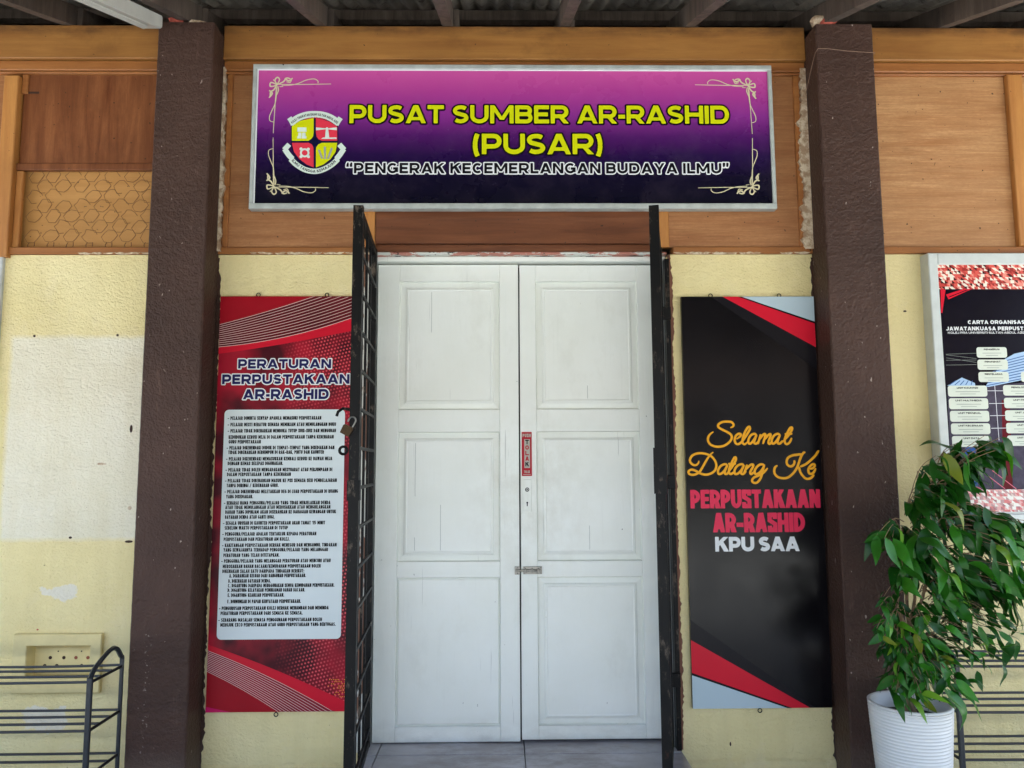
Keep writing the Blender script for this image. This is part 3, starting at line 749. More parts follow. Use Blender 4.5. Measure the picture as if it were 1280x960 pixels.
lump(1.53, -.13, 3.285, .035, .03, .022, 'clay', colR, 3); lump(1.50, -.11, 3.30, .05, .03, .03, 'plaster', colR, 4)
# thin cord round the top of the right column
z_ = Z(1055, 64, -.163)
cd_ = thing('cord', 'thin pale cord looped across the top of the right column', 'cord', (1.59, -.16, z_))
MB().tube([(1.452, -.01, z_ - .16), (1.4525, -.06, z_ - .10), (1.4535, -.12, z_ - .03), (1.4545, -.15, z_ + .0), (1.462, -.1635, z_ + .012), (1.5, -.1645, z_ + .012), (1.6, -.1645, z_ + .0), (1.725, -.1645, z_ - .008), (1.7265, -.12, z_ - .01), (1.7265, -.02, z_ - .02)], .0016, 5).build('cord_strand', 'cord', cd_)

# ------------------------------------------------------------------ timber upper wall
tim = thing('timber_wall', 'varnished plywood and beam upper wall above the yellow plaster', 'wall', (0, 0, WT))
BT, BB, MBt = 3.322, 3.156, 3.094
secs = ((-4.2, -1.566), (-1.3125, 1.457), (1.722, 4.2))
for a, b in secs:
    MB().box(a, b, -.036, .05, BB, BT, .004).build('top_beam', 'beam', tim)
    MB().box(a, b, -.020, .05, MBt + .012, BB - .003, .004).build('moulding', 'mould', tim)
    MB().box(a, b, -.012, .05, MBt, MBt + .010, .003).build('bead', 'mould', tim)
# sill rails on top of the plaster
RB, RT = 2.217, 2.249
for a, b in ((-2.29, -1.566), (-1.3125, XL - .03), (XR + .02, 1.457), (1.722, 4.2)):
    MB().box(a, b, -.014, .06, RB, RT, .003).build('sill_rail', 'mould', tim)
# ragged white filler under the rails
def filler(x0, x1, z, seed, dens=.5):
    rnd = random.Random(seed); mb = MB(); x = x0
    while x < x1:
        l = rnd.uniform(.03, .14)
        if rnd.random() < dens:
            n = max(3, int(l / .012)); top = [(x + l * i / n, z + rnd.uniform(.001, .007)) for i in range(n + 1)]; bot = [(x + l * i / n, z - rnd.uniform(.001, .007)) for i in range(n + 1)]
            bot[0] = top[0]; bot[-1] = top[-1]
            mb.strip(bot, top, -.0165)
        x += l
    return mb.build('filler', 'plaster', tim)
filler(-2.0, -1.58, RB + .001, 1, .8); filler(-1.30, -.67, RB + .001, 2, .8); filler(.80, 1.44, RB + .001, 3, .75)
# plywood panels
def panel(x0, x1, z0, z1, y, mat, label=None): return MB().box(x0, x1, y, y + .012, z0, z1).build('plywood_panel', mat, tim, label=label)
PT = MBt - .001
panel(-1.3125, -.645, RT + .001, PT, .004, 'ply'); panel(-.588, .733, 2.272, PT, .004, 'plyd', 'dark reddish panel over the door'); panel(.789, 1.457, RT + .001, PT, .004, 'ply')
panel(1.722, 2.428, RT + .001, PT, .004, 'plyr'); panel(2.505, 3.3, RT + .001, PT, .004, 'plyr')
panel(-2.262, -1.566, 2.655, PT, .006, 'plyl', 'dark stained panel over the wire mesh'); panel(-4.2, -2.345, 2.0, PT, .004, 'ply')
# battens
def batten(x0, x1, z0, z1, y=-.016, mat='post'): return MB().box(x0, x1, y, .02, z0, z1, .004).build('batten', mat, tim)
batten(-.643, -.590, RT + .002, PT, -.006); batten(.735, .787, RT + .002, PT, -.006)
batten(-2.337, -2.270, 2.20, 3.075, -.03); batten(2.43, 2.503, RT + .001, PT, -.024)
batten(-1.297, -1.272, RT + .001, PT, -.010, 'mould'); batten(1.402, 1.430, RT + .001, PT, -.010, 'mould')
batten(-2.269, -2.240, 2.998, PT, -.004, 'mould')
MB().box(-2.268, -1.567, -.008, .02, 2.622, 2.653, .003).build('batten', 'plyl', tim)
batten(-2.269, -2.238, RT + .001, 2.620, -.002, 'post')
# small dark slot and staple marks
sl = at(41, 116, .005); MB().box(sl.x - .026, sl.x + .03, .0035, .007, sl.z - .004, sl.z + .005).build('slot', 'hole', tim)
# tan board behind the wire mesh and the mesh itself
MB().box(-2.262, -1.566, .05, .062, RT - .02, 2.66).build('backing_board', 'tan', tim)
mb = MB(); cx = 24.6 * 3.5 / 960; rz = 13.2 * 3.5 / 960; rr = .034
rnd = random.Random(5)
def petal(cxx, czz, a0, a1, dy):
    pts = []
    for i in range(9):
        a = a0 + (a1 - a0) * i / 8; k = rr * (1 + .13 * math.cos(6 * a))
        pts.append((cxx + k * math.cos(a), dy + .004 * math.sin(3 * a), czz + k * math.sin(a) * .95))
    return pts
for r_ in range(8):
    zz = 2.60 - r_ * rz
    for c_ in range(8):
        xx = -2.19 + c_ * cx + (cx / 2 if r_ % 2 else 0)
        if xx < -2.225 or xx > -1.59 or zz < 2.295: continue
        jx, jz = rnd.uniform(-.003, .003), rnd.uniform(-.003, .003); a_ = rnd.uniform(0, .3)
        if rnd.random() < .05: continue
        mb.tube(petal(xx + jx, zz + jz, a_, a_ + math.pi * (2 if rnd.random() > .35 else 1.5), .022 + rnd.uniform(-.012, .006)), .0014, 4)
        if zz - rz < 2.295:
            for s_ in (-1, 1):
                mb.tube([(xx + s_ * .012, .022, zz - .03), (xx + s_ * .016, .016, zz - .045), (xx + s_ * .014 + .006, .006, zz - .055)], .002, 4)
mb.build('wire_mesh', 'wire', tim)
# dark gap above door and lintel
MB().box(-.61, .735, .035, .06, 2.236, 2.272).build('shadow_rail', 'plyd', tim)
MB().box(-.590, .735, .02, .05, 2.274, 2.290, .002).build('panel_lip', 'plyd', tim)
# dark sheet standing in for the shade of the ceiling void
MB().box(-4.2, 4.2, .36, .375, 3.10, 3.60).build('void_shade_sheet', 'dark', tim)

# white painted upright at the far left edge
wf = thing('window_jamb', 'white painted window jamb at the left edge of the yellow wall', 'window frame', (-2.32, 0, 1.2))
MB().box(-2.46, -2.292, -.02, .03, 1.0, 2.249, .004).build('jamb_board', 'whitetrim', wf)

# ------------------------------------------------------------------ roof over the verandah
roof = thing('verandah_roof', 'sloping corrugated verandah roof on grey weathered rafters', 'roof', (0, 0, 3.32))  # outer eave, out of view, lengthened to cut sky light and darken reflections
SL = math.tan(R(21)); RX = (-3.27, -2.66, -2.055, -1.46, -.857, -.253, .306, .905, 1.53, 2.13, 2.73, 3.33)
def rafter(xc, wd=.05, dp=.10, seed=0):
    za = 3.3225; ya, yb = -3.25, .35
    V = []
    for y in (ya, yb):
        z = za + SL * (y + .035)
        V += [(xc - wd / 2, y, z), (xc + wd / 2, y, z), (xc + wd / 2, y, z + dp), (xc - wd / 2, y, z + dp)]
    m_ = MB(); m_.add(V, [(0, 1, 2, 3), (7, 6, 5, 4), (0, 4, 5, 1), (1, 5, 6, 2), (2, 6, 7, 3), (3, 7, 4, 0)])
    return m_.build('rafter', 'rafter', roof)
for x in RX: rafter(x)
for i, x in enumerate(RX):     # short blocks beside each rafter foot
    MB().box(x + .027, x + .052, .0, .12, 3.325, 3.43).build('rafter_cleat', 'rafter', roof)
RZ = 3.3225 + .035 * SL + .10
def roofz(y): return RZ + SL * y
for y in (-3.1, -2.2, -1.45, -.7, .30):
    z = roofz(y) + .001
    MB().box(-4.2, 4.2, y - .025, y + .025, z - .008, z + .045).build('purlin', 'rafter', roof)
def sheet(x0, x1, ya, yb, lift, seed):
    rnd = random.Random(seed); P = .076; n = int((x1 - x0) / P * 8); V = []; m = 6
    for j in range(m + 1):
        y = ya + (yb - ya) * j / m
        for i in range(n + 1):
            x = x0 + (x1 - x0) * i / n
            V.append((x, y, roofz(y) + .062 + lift + .012 * math.sin(2 * math.pi * x / P)))
    F = [(j * (n + 1) + i, j * (n + 1) + i + 1, (j + 1) * (n + 1) + i + 1, (j + 1) * (n + 1) + i) for j in range(m) for i in range(n)]
    m_ = MB(); m_.flat = True; m_.add(V, F); return m_.build('roof_sheet', 'roof', roof, smooth=True)
k = 0
x = -4.2
while x < 4.2:
    sheet(x, min(x + .84, 4.25), -3.4, .22, .0 if k % 2 else .004, k); sheet(x, min(x + .84, 4.25), .16, 2.2, .012 if k % 2 else .016, k + 50); x += .80; k += 1
# rear roof slope, back and side walls, out of view, added to block the sun
shell = thing('building_shell', 'unseen rear walls and back roof slope of the school building, added to block sun', 'building', (0, 3, FLOOR))
MB().box(-4.3, 4.3, 5.2, 5.35, -.42, 3.4).box(-4.35, -4.2, .0, 5.2, -.42, 3.35).box(4.2, 4.35, .0, 5.2, -.42, 3.35).build('rear_wall', 'inside', shell)
m_ = MB(); za, zb = roofz(2.2) + .10, roofz(2.2) - 3.2 * SL
m_.add([(-4.4, 2.1, za), (4.4, 2.1, za), (4.4, 6, zb), (-4.4, 6, zb), (-4.4, 2.1, za + .03), (4.4, 2.1, za + .03), (4.4, 6, zb + .03), (-4.4, 6, zb + .03)], [(0, 1, 2, 3), (4, 7, 6, 5), (0, 4, 5, 1), (1, 5, 6, 2), (2, 6, 7, 3), (3, 7, 4, 0)])
m_.build('rear_roof', 'roof', shell)
for s_ in (-1, 1):
    MB().add([(s_ * 4.27, 0, 3.35), (s_ * 4.27, 5.2, 3.35), (s_ * 4.27, 5.2, zb + 3.2 * 0 + .30), (s_ * 4.27, 2.2, za), (s_ * 4.27, 0, RZ + .05)], [(0, 1, 2, 3, 4)])
mg = MB()
for s_ in (-1, 1): MB().add([(s_ * 4.27, 0, 3.30), (s_ * 4.27, 5.2, 3.30), (s_ * 4.27, 2.2, za)], [(0, 1, 2)])
for s_ in (-1, 1):
    mg = MB(); mg.add([(s_ * 4.27, 0, 3.30), (s_ * 4.27, 5.2, 3.30), (s_ * 4.27, 2.2, za)], [(0, 1, 2)]); mg.build('gable', 'inside', shell)

opp = thing('reflection_block', 'unseen low block added behind the camera to darken reflections and cut sky light', 'building', (0, -15, -.42))  # made-up block out of view, added for darker reflections and less sky
MB().box(-16, 16, -21, -15, -.42, 3.0).build('block_wall', 'oppwall', opp)
m_ = MB(); m_.add([(-17, -13.8, 2.7), (17, -13.8, 2.7), (17, -18, 4.6), (-17, -18, 4.6), (-17, -22.2, 2.7), (17, -22.2, 2.7), (-17, -13.8, 2.8), (17, -13.8, 2.8), (17, -18, 4.7), (-17, -18, 4.7), (-17, -22.2, 2.8), (17, -22.2, 2.8)],
    [(0, 1, 2, 3), (3, 2, 5, 4), (6, 9, 8, 7), (9, 10, 11, 8), (0, 6, 7, 1), (4, 5, 11, 10), (0, 3, 9, 6), (3, 4, 10, 9), (1, 7, 8, 2), (2, 8, 11, 5)])
m_.build('block_roof', 'opproof', opp)
for i in range(9): MB().box(-14 + i * 3.3, -12.2 + i * 3.3, -15.03, -15.001, .5, 2.2).build('window', 'night', opp)
# ------------------------------------------------------------------ fluorescent batten
xb = -1.63; lt = thing('batten_light', 'white fluorescent light housing under the rafter above the left column', 'ceiling light', (xb, -.3, 3.2))
def slanted(x0, x1, ya, yb, z0, z1, name, mat, parent, bev=.006):
    V = []
    for y in (ya, yb):
        z = SL * (y + .035)
        V += [(x0 + bev, y, z + z0), (x1 - bev, y, z + z0), (x1, y, z + z0 + bev), (x1, y, z + z1), (x0, y, z + z1), (x0, y, z + z0 + bev)]
    m_ = MB(); m_.add(V, [(0, 1, 2, 3, 4, 5), (11, 10, 9, 8, 7, 6)] + [(i, (i + 1) % 6, 6 + (i + 1) % 6, 6 + i) for i in range(6)])
    return m_.build(name, mat, parent)
slanted(-1.608, -1.515, -1.50, -.235, 3.262, 3.322, 'housing', 'white', lt)
slanted(-1.604, -1.519, -.233, -.222, 3.266, 3.318, 'end_cap', 'white', lt)
slanted(-1.575, -1.548, -1.46, -.30, 3.246, 3.2618, 'tube_cover', 'white', lt, .01)

# ================================================================== DOOR
fr = thing('door_frame', 'chipped white timber door frame around the double door', 'door frame', (.08, .1, 0))
MB().box(XL + .002, -.592, .03, .13, .0, 2.20, .003).build('jamb', 'whitetrim', fr)
MB().box(.748, XR - .0005, .03, .13, .0, 2.20, .003).build('jamb', 'whitetrim', fr)
MB().box(XL + .002, XR - .002, .062, .13, 2.201, 2.2235, .003).build('head', 'door', fr)
MB().box(XL + .002, XR - .002, .024, .13, 2.224, 2.236, .003).build('head_cap', 'chipped', fr, label='chipped pink and white top edge of the frame')
MB().box(XL - .046, XL + .022, -.012, .028, .0, 2.214, .002).build('outer_jamb', 'jambw', fr)
MB().box(XR - .0015, XR + .006, -.010, .028, .0, 2.214, .002).build('outer_jamb', 'reveal', fr, label='peeling brown strip beside the right gate')
jagged(XR + .006, .03, 2.2, .006, 1, 'reveal', 'frame_edge', fr, seed=31, amp=.006)
def door_leaf(x0, x1, label, zb, cols, seed, topz):
    L = thing('door_leaf', label, 'door', ((x0 + x1) / 2, .1, zb), 'leaves of the white double door')
    y0 = .095; (sl_, sr) = cols     # panel moulding left and right edges
    rows = ((Z(560, 352, .1), Z(560, 512, .1)), (Z(560, 540, .1), Z(560, 702, .1)), (Z(560, 722, .1), Z(560, 908, .1)))
    MB().box(x0, sl_, y0, y0 + .04, zb, topz, .002).build('stile', 'door', L)
    MB().box(sr, x1, y0, y0 + .04, zb, topz, .002).build('stile', 'door', L)
    edges = [topz] + [v for r_ in rows for v in r_] + [zb]
    for i in range(0, 8, 2):
        MB().box(sl_ + .0005, sr - .0005, y0 + .0006, y0 + .04, edges[i + 1], edges[i], .002).build('rail', 'door', L)
    for n_, (zt, zl) in enumerate(rows):
        # sunk field with a bevelled raised centre
        a, b, c, d = sl_ + .0005, sr - .0005, zl + .0005, zt - .0005; yb_ = y0 + .017
        V = []
        flush = (n_ == 2 and seed == 1)
        steps = ((0, .005), (.003, .021), (.007, .019), (.028, .015), (.032, .009), (.040, .0055), (.046, .0085)) if not flush else ((0, .006), (.003, .016), (.006, .012), (.012, .007), (.03, .007), (.032, .007))
        for (ins, dy) in steps:
            V += [(a + ins, y0 + dy, c + ins), (b - ins, y0 + dy, c + ins), (b - ins, y0 + dy, d - ins), (a + ins, y0 + dy, d - ins)]
        F = []
        for k in range(len(steps) - 1):
            for i in range(4):
                j = (i + 1) % 4; F.append((4 * k + i, 4 * k + j, 4 * k + 4 + j, 4 * k + 4 + i))
        k = 4 * (len(steps) - 1); F.append((k, k + 1, k + 2, k + 3))
        m_ = MB(); m_.add(V, F); m_.build('panel', 'door', L)
        # boards of the panel show as hairline cracks
        rnd = random.Random(seed * 10 + n_)
        if n_ == 1 and seed == 1: cr = [(.42, 0, .42), (.17, .5, 1), (.17, 0, .12)]
        elif n_ == 0: cr = [(.32 if seed == 1 else .5, .0 if seed == 2 else .62, .12 if seed == 2 else 1.0)]
        elif n_ == 1: cr = [(.5, 0, .22)]
        else: cr = []
        for (fx, f0, f1) in cr:
            xx = a + (b - a) * fx; za_, zb_ = c + .05 + (d - c - .1) * f0, c + .05 + (d - c - .1) * f1; n2 = 8
            pts = [(xx + rnd.uniform(-.0006, .0006), za_ + (zb_ - za_) * i / n2) for i in range(n2 + 1)]
            Lb, Rb = borders(pts, .0016); m_ = MB(); m_.strip(Lb, Rb, y0 + .0080); m_.build('crack', 'cgrey', L)
    return L
dl = door_leaf(-.587, .0795, 'left leaf of the white panelled double door', Z(560, 927.5, .1), (X(497, 600, .1), X(625, 600, .1)), 1, 2.193)
dr = door_leaf(.0865, .744, 'right leaf of the white panelled double door with red push sticker', .012, (X(671, 600, .1), X(801, 600, .1)), 2, 2.190)
# dark meeting gap
MB().box(.060, .106, .136, .15, 0, 2.19).build('meeting_strip', 'dark', dr)
# sticker, lock plate, bolt
P0, P1 = at(652, 540, .094), at(665, 595, .094)
st = MB().box(P0.x, P1.x, .0935, .0952, P1.z, P0.z).build('push_sticker', 'sticker', dr)
Q0, Q1 = at(655.2, 549, .093), at(662.6, 585, .093)
MB().box(Q0.x, Q1.x, .0928, .0937, Q1.z, Q0.z).build('sticker_field', 'stgrey', st)
def small_text(s, x0, x1, z0, z1, y, mat, parent, w=.22, name='lettering'):
    m_ = MB(); m_.flat = True; lettering(m_, s, x0, x1, z0, z1 - z0, y, w); return m_.build(name, mat, parent)
hx = (Q0.x + Q1.x) / 2; ch_h = (Q0.z - Q1.z) / 5.2
for i, ch in enumerate('TOLAK'):
    zt = Q0.z - .003 - i * ch_h
    small_text(ch, hx - .0085, hx + .0085, zt - ch_h * .78, zt, .0922, 'ink' if i in (0, 4) else 'sticker', st, .24)
small_text('PUSH', P0.x + .004, P1.x - .004, P0.z - .024, P0.z - .008, .0928, 'stgrey', st)
small_text('TOLAK', P0.x + .010, P1.x - .010, P1.z + .014, P1.z + .026, .0928, 'stgrey', st)
MB().box(P0.x + .006, P1.x - .006, .0926, .0934, P1.z + .006, P1.z + .009).build('lettering', 'stgrey', st)
A0, A1 = at(653.5, 599, .09), at(664.5, 640, .09)
lp = MB().box(A0.x, A1.x, .0905, .096, A1.z, A0.z, .0015).build('lock_plate', 'door', dr, label='white painted lock plate')
ax = (A0.x + A1.x) / 2; zc = Z(659, 612, .09)
MB().tube([(ax + .008 * math.cos(a), .0895, zc + .008 * math.sin(a)) for a in [i * math.pi / 5 for i in range(10)]], .002, 5, True).tube([(ax, .092, zc), (ax, .0893, zc)], .0035, 8).build('cylinder_ring', 'ink', lp)
zc = Z(659, 630, .09); MB().box(ax - .002, ax + .002, .0893, .0915, zc - .010, zc + .004).tube([(ax, .092, zc + .006), (ax, .0892, zc + .006)], .0042, 8).build('keyhole', 'ink', lp)
zb_ = Z(660, 713, .09)
bo = MB().box(X(654, 713, .09), X(677.5, 713, .09), .089, .0955, zb_ - .017, zb_ + .017, .001).build('bolt', 'steel', dr, label='steel barrel bolt across the meeting stiles')
MB().tube([(X(645, 713, .08), .082, zb_), (X(676, 713, .08), .082, zb_)], .005, 8).build('bolt_rod', 'steel', bo)
for px in (657, 665, 673):
    xx = X(px, 713, .08); MB().box(xx - .004, xx + .004, .0755, .089, zb_ - .010, zb_ + .010, .002).build('bolt_guide', 'steel', bo)
MB().tube([(X(670, 713, .08), .08, zb_), (X(670, 713, .08), .066, zb_ - .004)], .004, 6).build('bolt_knob', 'steel', bo)
for sx_ in (656, 676):
    for dz in (-.012, .012):
        xx = X(sx_, 713, .09); MB().tube([(xx, .0885, zb_ + dz), (xx, .0895, zb_ + dz)], .0022, 6).build('screw', 'ink', bo)
kp = MB().box(X(643.5, 713, .09), X(650, 713, .09), .0868, .0946, zb_ - .018, zb_ + .018, .001).build('bolt_keeper', 'steel', dl)
for dz in (-.012, .0, .012):
    xx = X(647, 713, .09); MB().tube([(xx, .0860, zb_ + dz), (xx, .0870, zb_ + dz)], .0024, 6).build('screw', 'ink', kp)

# threshold: tiles on a raised step
stp = tag(MB().box(XL + .004, XR - .004, -.36, .16, FLOOR, -.010).build('door_step', 'grout', kind='structure'))
def tile(x0, x1, y0, y1, z=0.0):
    m_ = MB(); b = .002
    V = [(x0, y0, z - .010), (x1, y0, z - .010), (x1, y1, z - .010), (x0, y1, z - .010), (x0, y0, z - b), (x1, y0, z - b), (x1, y1, z - b), (x0, y1, z - b), (x0 + b, y0 + b, z), (x1 - b, y0 + b, z), (x1 - b, y1 - b, z), (x0 + b, y1 - b, z)]
    F = [(3, 2, 1, 0), (8, 9, 10, 11)]
    for k in (0, 4):
        for i in range(4):
            j = (i + 1) % 4; F.append((k + i, k + j, k + 4 + j, k + 4 + i))
    m_.add(V, F); return m_.build('tile', 'tile', stp)
yj = -.040
for a, b in ((XL + .004, -.545), (-.541, .093), (.097, XR - .004)):
    tile(a, b, yj + .002, .128); tile(a, b, -.36, yj - .002, -.001)

# ================================================================== SECURITY GATES
def gate(hx_, fx_, label, side):
    "hinged at (hx_, 0), free end at (fx_, -.62)"
    G = thing('security_gate', label, 'gate', (hx_, .0, .03), 'black iron security gates')
    hy, fy = (-.004 if side < 0 else -.03), -.635; d = Vector((fx_ - hx_, fy - hy, 0)); L_ = d.length; u = d / L_; nn = Vector((-u.y, u.x, 0))
    zb, zt = .03, 2.233
    def bar(s0, s1, z0, z1, t0, t1, name, bevel=False):
        P = []
        for z in (z0, z1):
            for (s, t) in ((s0, t0), (s1, t0), (s1, t1), (s0, t1)):
                p = Vector((hx_, hy, 0)) + u * s + nn * t; P.append((p.x, p.y, z))
        m_ = MB(); m_.add(P, [(0, 3, 2, 1), (4, 5, 6, 7), (0, 1, 5, 4), (1, 2, 6, 5), (2, 3, 7, 6), (3, 0, 4, 7)])
        return m_.build(name, 'iron', G)
    tq = .019
    bar(0, .032, zb, zt, -.014, .014, 'hinge_post'); bar(L_ - .03, L_, zb, zt, -tq, tq, 'free_post')
    bar(.0322, L_ - .0302, zt - .030, zt, -.012, .012, 'top_rail'); bar(.0322, L_ - .0302, zb, zb + .03, -.012, .012, 'bottom_rail')
    nb = 3
    for i in range(nb):
        s = .032 + (L_ - .062) * (i + 1) / (nb + 1)
        bar(s - .006, s + .006, zb + .031, zt - .031, -.0045, .0055, 'vertical_bar')
    z = 2.055
    while z > .1:
        bar(.0325, L_ - .0305, z - .006, z + .006, .0056, .0135, 'cross_bar') if side < 0 else bar(.0325, L_ - .0305, z - .006, z + .006, -.0135, -.0056, 'cross_bar')
        z -= .15
    for zz in (2.0, 1.13, .25):
        p = Vector((hx_, hy, 0)); m_ = MB(); m_.tube([(p.x - side * .0, p.y + .012, zz - .05), (p.x, p.y + .012, zz + .05)], .011, 8); m_.build('hinge', 'iron', G)
    F_ = Vector((fx_, fy, 0))
    return G, F_, bar, L_
GL, FL_, barL, LL = gate(-.590, -.548, 'black iron gate swung open left of the white door, beside the rules poster', -1)
GR, FR_, barR, LR = gate(.731, .588, 'black iron gate swung open right of the white door, beside the welcome board', 1)
MB().box(.759, .7795, -.022, .026, -.0, 2.19, .002).build('fixed_post', 'iron', GR)
for zz in (1.93, 1.16, .30): MB().box(.725, .7788, -.036, -.0225, zz - .03, zz + .03, .002).build('hinge_plate', 'iron', GR)
# lock box and eyes on the left gate
barL(LL - .034, LL + .003, 1.11, 1.185, -.024, .024, 'lock_plate')
barR(LR - .06, LR + .003, 1.13, 1.30, -.024, .024, 'lock_box')
fx, fy = FL_.x, FL_.y
def ring(x, y, z, r, rt, name, mat, parent, ax='y', n=14):
    pts = []
    for i in range(n):
        a = 2 * math.pi * i / n
        pts.append((x + r * math.cos(a), y, z + r * math.sin(a)) if ax == 'y' else (x, y + r * math.cos(a), z + r * math.sin(a)))
    return MB().tube(pts, rt, 6, True).build(name, mat, parent)
ey = at(434, 516, fy)
MB().tube([(fx - .018, fy, ey.z + .012), (fx - .045, fy, ey.z + .016), (fx - .062, fy, ey.z + .004), (fx - .066, fy - .004, ey.z - .012)], .006, 6).build('latch_hook', 'iron', GL)
ring(fx - .04, fy, Z(434, 563, fy), .014, .0055, 'staple', 'iron', GL)
# padlock hanging from the hook
pc = at(433.5, 538, fy - .01); tl = R(28)
pl = thing('padlock', 'small brass padlock hanging open on the left gate', 'padlock', (pc.x, pc.y, pc.z))
def rot2(x, z): return (pc.x + x * math.cos(tl) + z * math.sin(-tl) * -1 * -1, pc.z + x * math.sin(-tl) + z * math.cos(tl))
def rr2(x, z): return (pc.x + x * math.cos(tl) + z * math.sin(tl), pc.z - x * math.sin(tl) + z * math.cos(tl))
body = [rr2(x, z) for x, z in ((-.018, -.018), (.018, -.018), (.020, .012), (.016, .018), (-.016, .018), (-.020, .012))]
MB().prism(body, pc.y - .008, pc.y + .008).build('lock_body', 'brass', pl)
sh = [rr2(.013 * math.cos(a) - .0, .020 + .022 + .013 * math.sin(a)) for a in [math.pi * i / 8 for i in range(9)]]
MB().tube([(rr2(.013, .020)[0], pc.y, rr2(.013, .020)[1])] + [(a, pc.y, b) for a, b in sh] + [(rr2(-.013, .030)[0], pc.y, rr2(-.013, .030)[1])], .0032, 6).build('shackle', 'steel', pl)

# ================================================================== SIGNBOARD
SY = -.070
SX0, SX1, SZ0, SZ1 = -1.155, 1.274, 2.410, 3.106
sg = thing('signboard', 'wide purple library signboard with yellow lettering over the door', 'sign', (.06, -.04, SZ0))
MB().box(SX0, SX1, SY - .010, -.037, SZ0, SZ0 + .026, .003).build('frame', 'signframe', sg)
MB().box(SX0, SX1, SY - .010, -.037, SZ1 - .022, SZ1, .003).build('frame', 'signframe', sg)
MB().box(SX0, SX0 + .018, SY - .0098, -.037, SZ0 + .0262, SZ1 - .0222, .003).build('frame', 'signframe', sg)
MB().box(SX1 - .018, SX1, SY - .0098, -.037, SZ0 + .0262, SZ1 - .0222, .003).build('frame', 'signframe', sg)
IX0, IX1, IZ0, IZ1 = SX0 + .018, SX1 - .018, SZ0 + .026, SZ1 - .022
M['sign'] = sign_mat(IZ0, IZ1)
bd = MB().box(IX0, IX1, SY, -.045, IZ0, IZ1).build('board', 'sign', sg)
MB().box(IX0, IX0 + .006, SY - .0012, SY, IZ0, IZ1).box(IX0 + .0062, IX1, SY - .0012, SY, IZ1 - .005, IZ1).build('white_edge', 'pwhite', bd)
def outlined(s, px0, px1, pt, pb, Y_, parent, fill, line, w, gap, off, off2=None, space=.38):
    print_text(s, px0, px1, pt, pb, Y_ - .0010, parent, line, w, gap, off, space=space, plane=Y_, bold=True)
    print_text(s, px0, px1, pt, pb, Y_ - .0022, parent, fill, w, gap, .0001, space=space, plane=Y_, bold=True)
outlined('PUSAT SUMBER AR-RASHID', 437, 911, 132, 154.5, SY, bd, 'yellow', 'ink', .215, .085, .0078)
outlined('(PUSAR)', 591, 753, 167.5, 193, SY, bd, 'yellow', 'ink', .215, .085, .0078)
outlined('“PENGERAK KECEMERLANGAN BUDAYA ILMU”', 433, 911, 204, 217, SY, bd, 'ink', 'pwhite', .225, .15, .0054)
# corner ornaments, one drawn and mirrored into the four corners
TLx, TLz = at(346.5, 106, SY).x, at(346.5, 106, SY).z
s1 = (CAM_D + SY) / 960
ORN = [ # (points relative to the crossing in photo pixels, width px)
    ([(1, -.5), (35, -.5), (70, -1.2)], .9), ([(-1, 2), (-2, 30), (-3.2, 66)], .9),
    ([(6, 1), (18, .5), (28, -2), (38, -6.5), (48, -8), (53, -5), (53, -2)], 1.0), ([(0, 3), (-.5, 14), (-2, 26), (-6, 36), (-8.5, 43), (-8, 49), (-3, 51)], 1.0),
    ([(0, 0), (-3, -6), (0, -10), (3, -7), (0, 0)], 1.6), ([(0, 0), (-8, -3), (-9, 2), (-4, 2), (0, 0)], 1.6),
    ([(0, 0), (8, -4), (12, -9), (17, -8)], 1.7), ([(10, -9), (15, -5), (20, -9)], 1.8), ([(12, -4), (17, -3), (19, -8)], 1.0),
    ([(0, 0), (-4, 7), (-8, 10), (-8.5, 16)], 1.7), ([(-10, 8), (-6, 12), (-10, 18)], 1.8), ([(1, 2), (2, 8), (-1, 16)], 1.2), ([(3, 3), (8, 2.5)], .8), ([(-4, -5), (-5, -7)], .9)]
cxm, czm = (IX0 + IX1) / 2, (IZ0 + IZ1) / 2
for fx_m in (1, -1):
    for fz_m in (1, -1):
        m_ = MB(); m_.flat = True
        for i, (pts, wd) in enumerate(ORN):
            q = []
            for (dx, dy) in catmull(pts, 4):
                wx, wz = TLx + dx * s1, TLz - dy * s1
                if fx_m < 0: wx = 2 * cxm - wx
                if fz_m < 0: wz = 2 * czm - wz + .004
                q.append((wx, wz))
            Lb, Rb = borders(q, lambda t, wd=wd: wd * s1 * (1.15 - .5 * abs(t - .5)))
            m_.strip(Lb, Rb, SY - .0010 - i * .0001, SY - .00105 - i * .0001)
        m_.build('corner_ornament', 'gold', bd)
# crest
def cz(zx, zy): p = at(340 + zx / 8.73, 120 + zy / 8.73, SY); return (p.x, p.z)
def cpoly(name, pts, y, mat, sm=0):
    pts = catmull(pts, sm) if sm else pts
    m_ = MB(); m_.flat = True; m_.face([cz(*p) for p in pts], SY - y); return m_.build(name, mat, bd)
shield = [(208, 320), (300, 250), (465, 225), (630, 250), (725, 320), (725, 490), (712, 590), (670, 680), (590, 745), (465, 795), (340, 745), (262, 680), (215, 590), (208, 490)]
cpoly('crest_shield', shield, .0010, 'crestnavy')
cpoly('crest_quarter', [(218, 330), (300, 275), (455, 240), (455, 400)] + [(450, 440), (430, 470), (400, 490)] + [(218, 490)], .0016, 'yellow')
cpoly('crest_quarter', [(480, 240), (630, 280), (712, 335), (712, 490), (545, 490), (510, 475), (488, 445), (480, 400)], .0016, 'crestred')
cpoly('crest_quarter', [(218, 512), (400, 512), (435, 530), (452, 560), (455, 600), (455, 780), (380, 750), (300, 690), (240, 610)], .0016, 'crestred')
cpoly('crest_quarter', [(712, 512), (545, 512), (505, 530), (485, 560), (480, 600), (480, 780), (560, 750), (640, 690), (695, 610)], .0016, 'yellow')
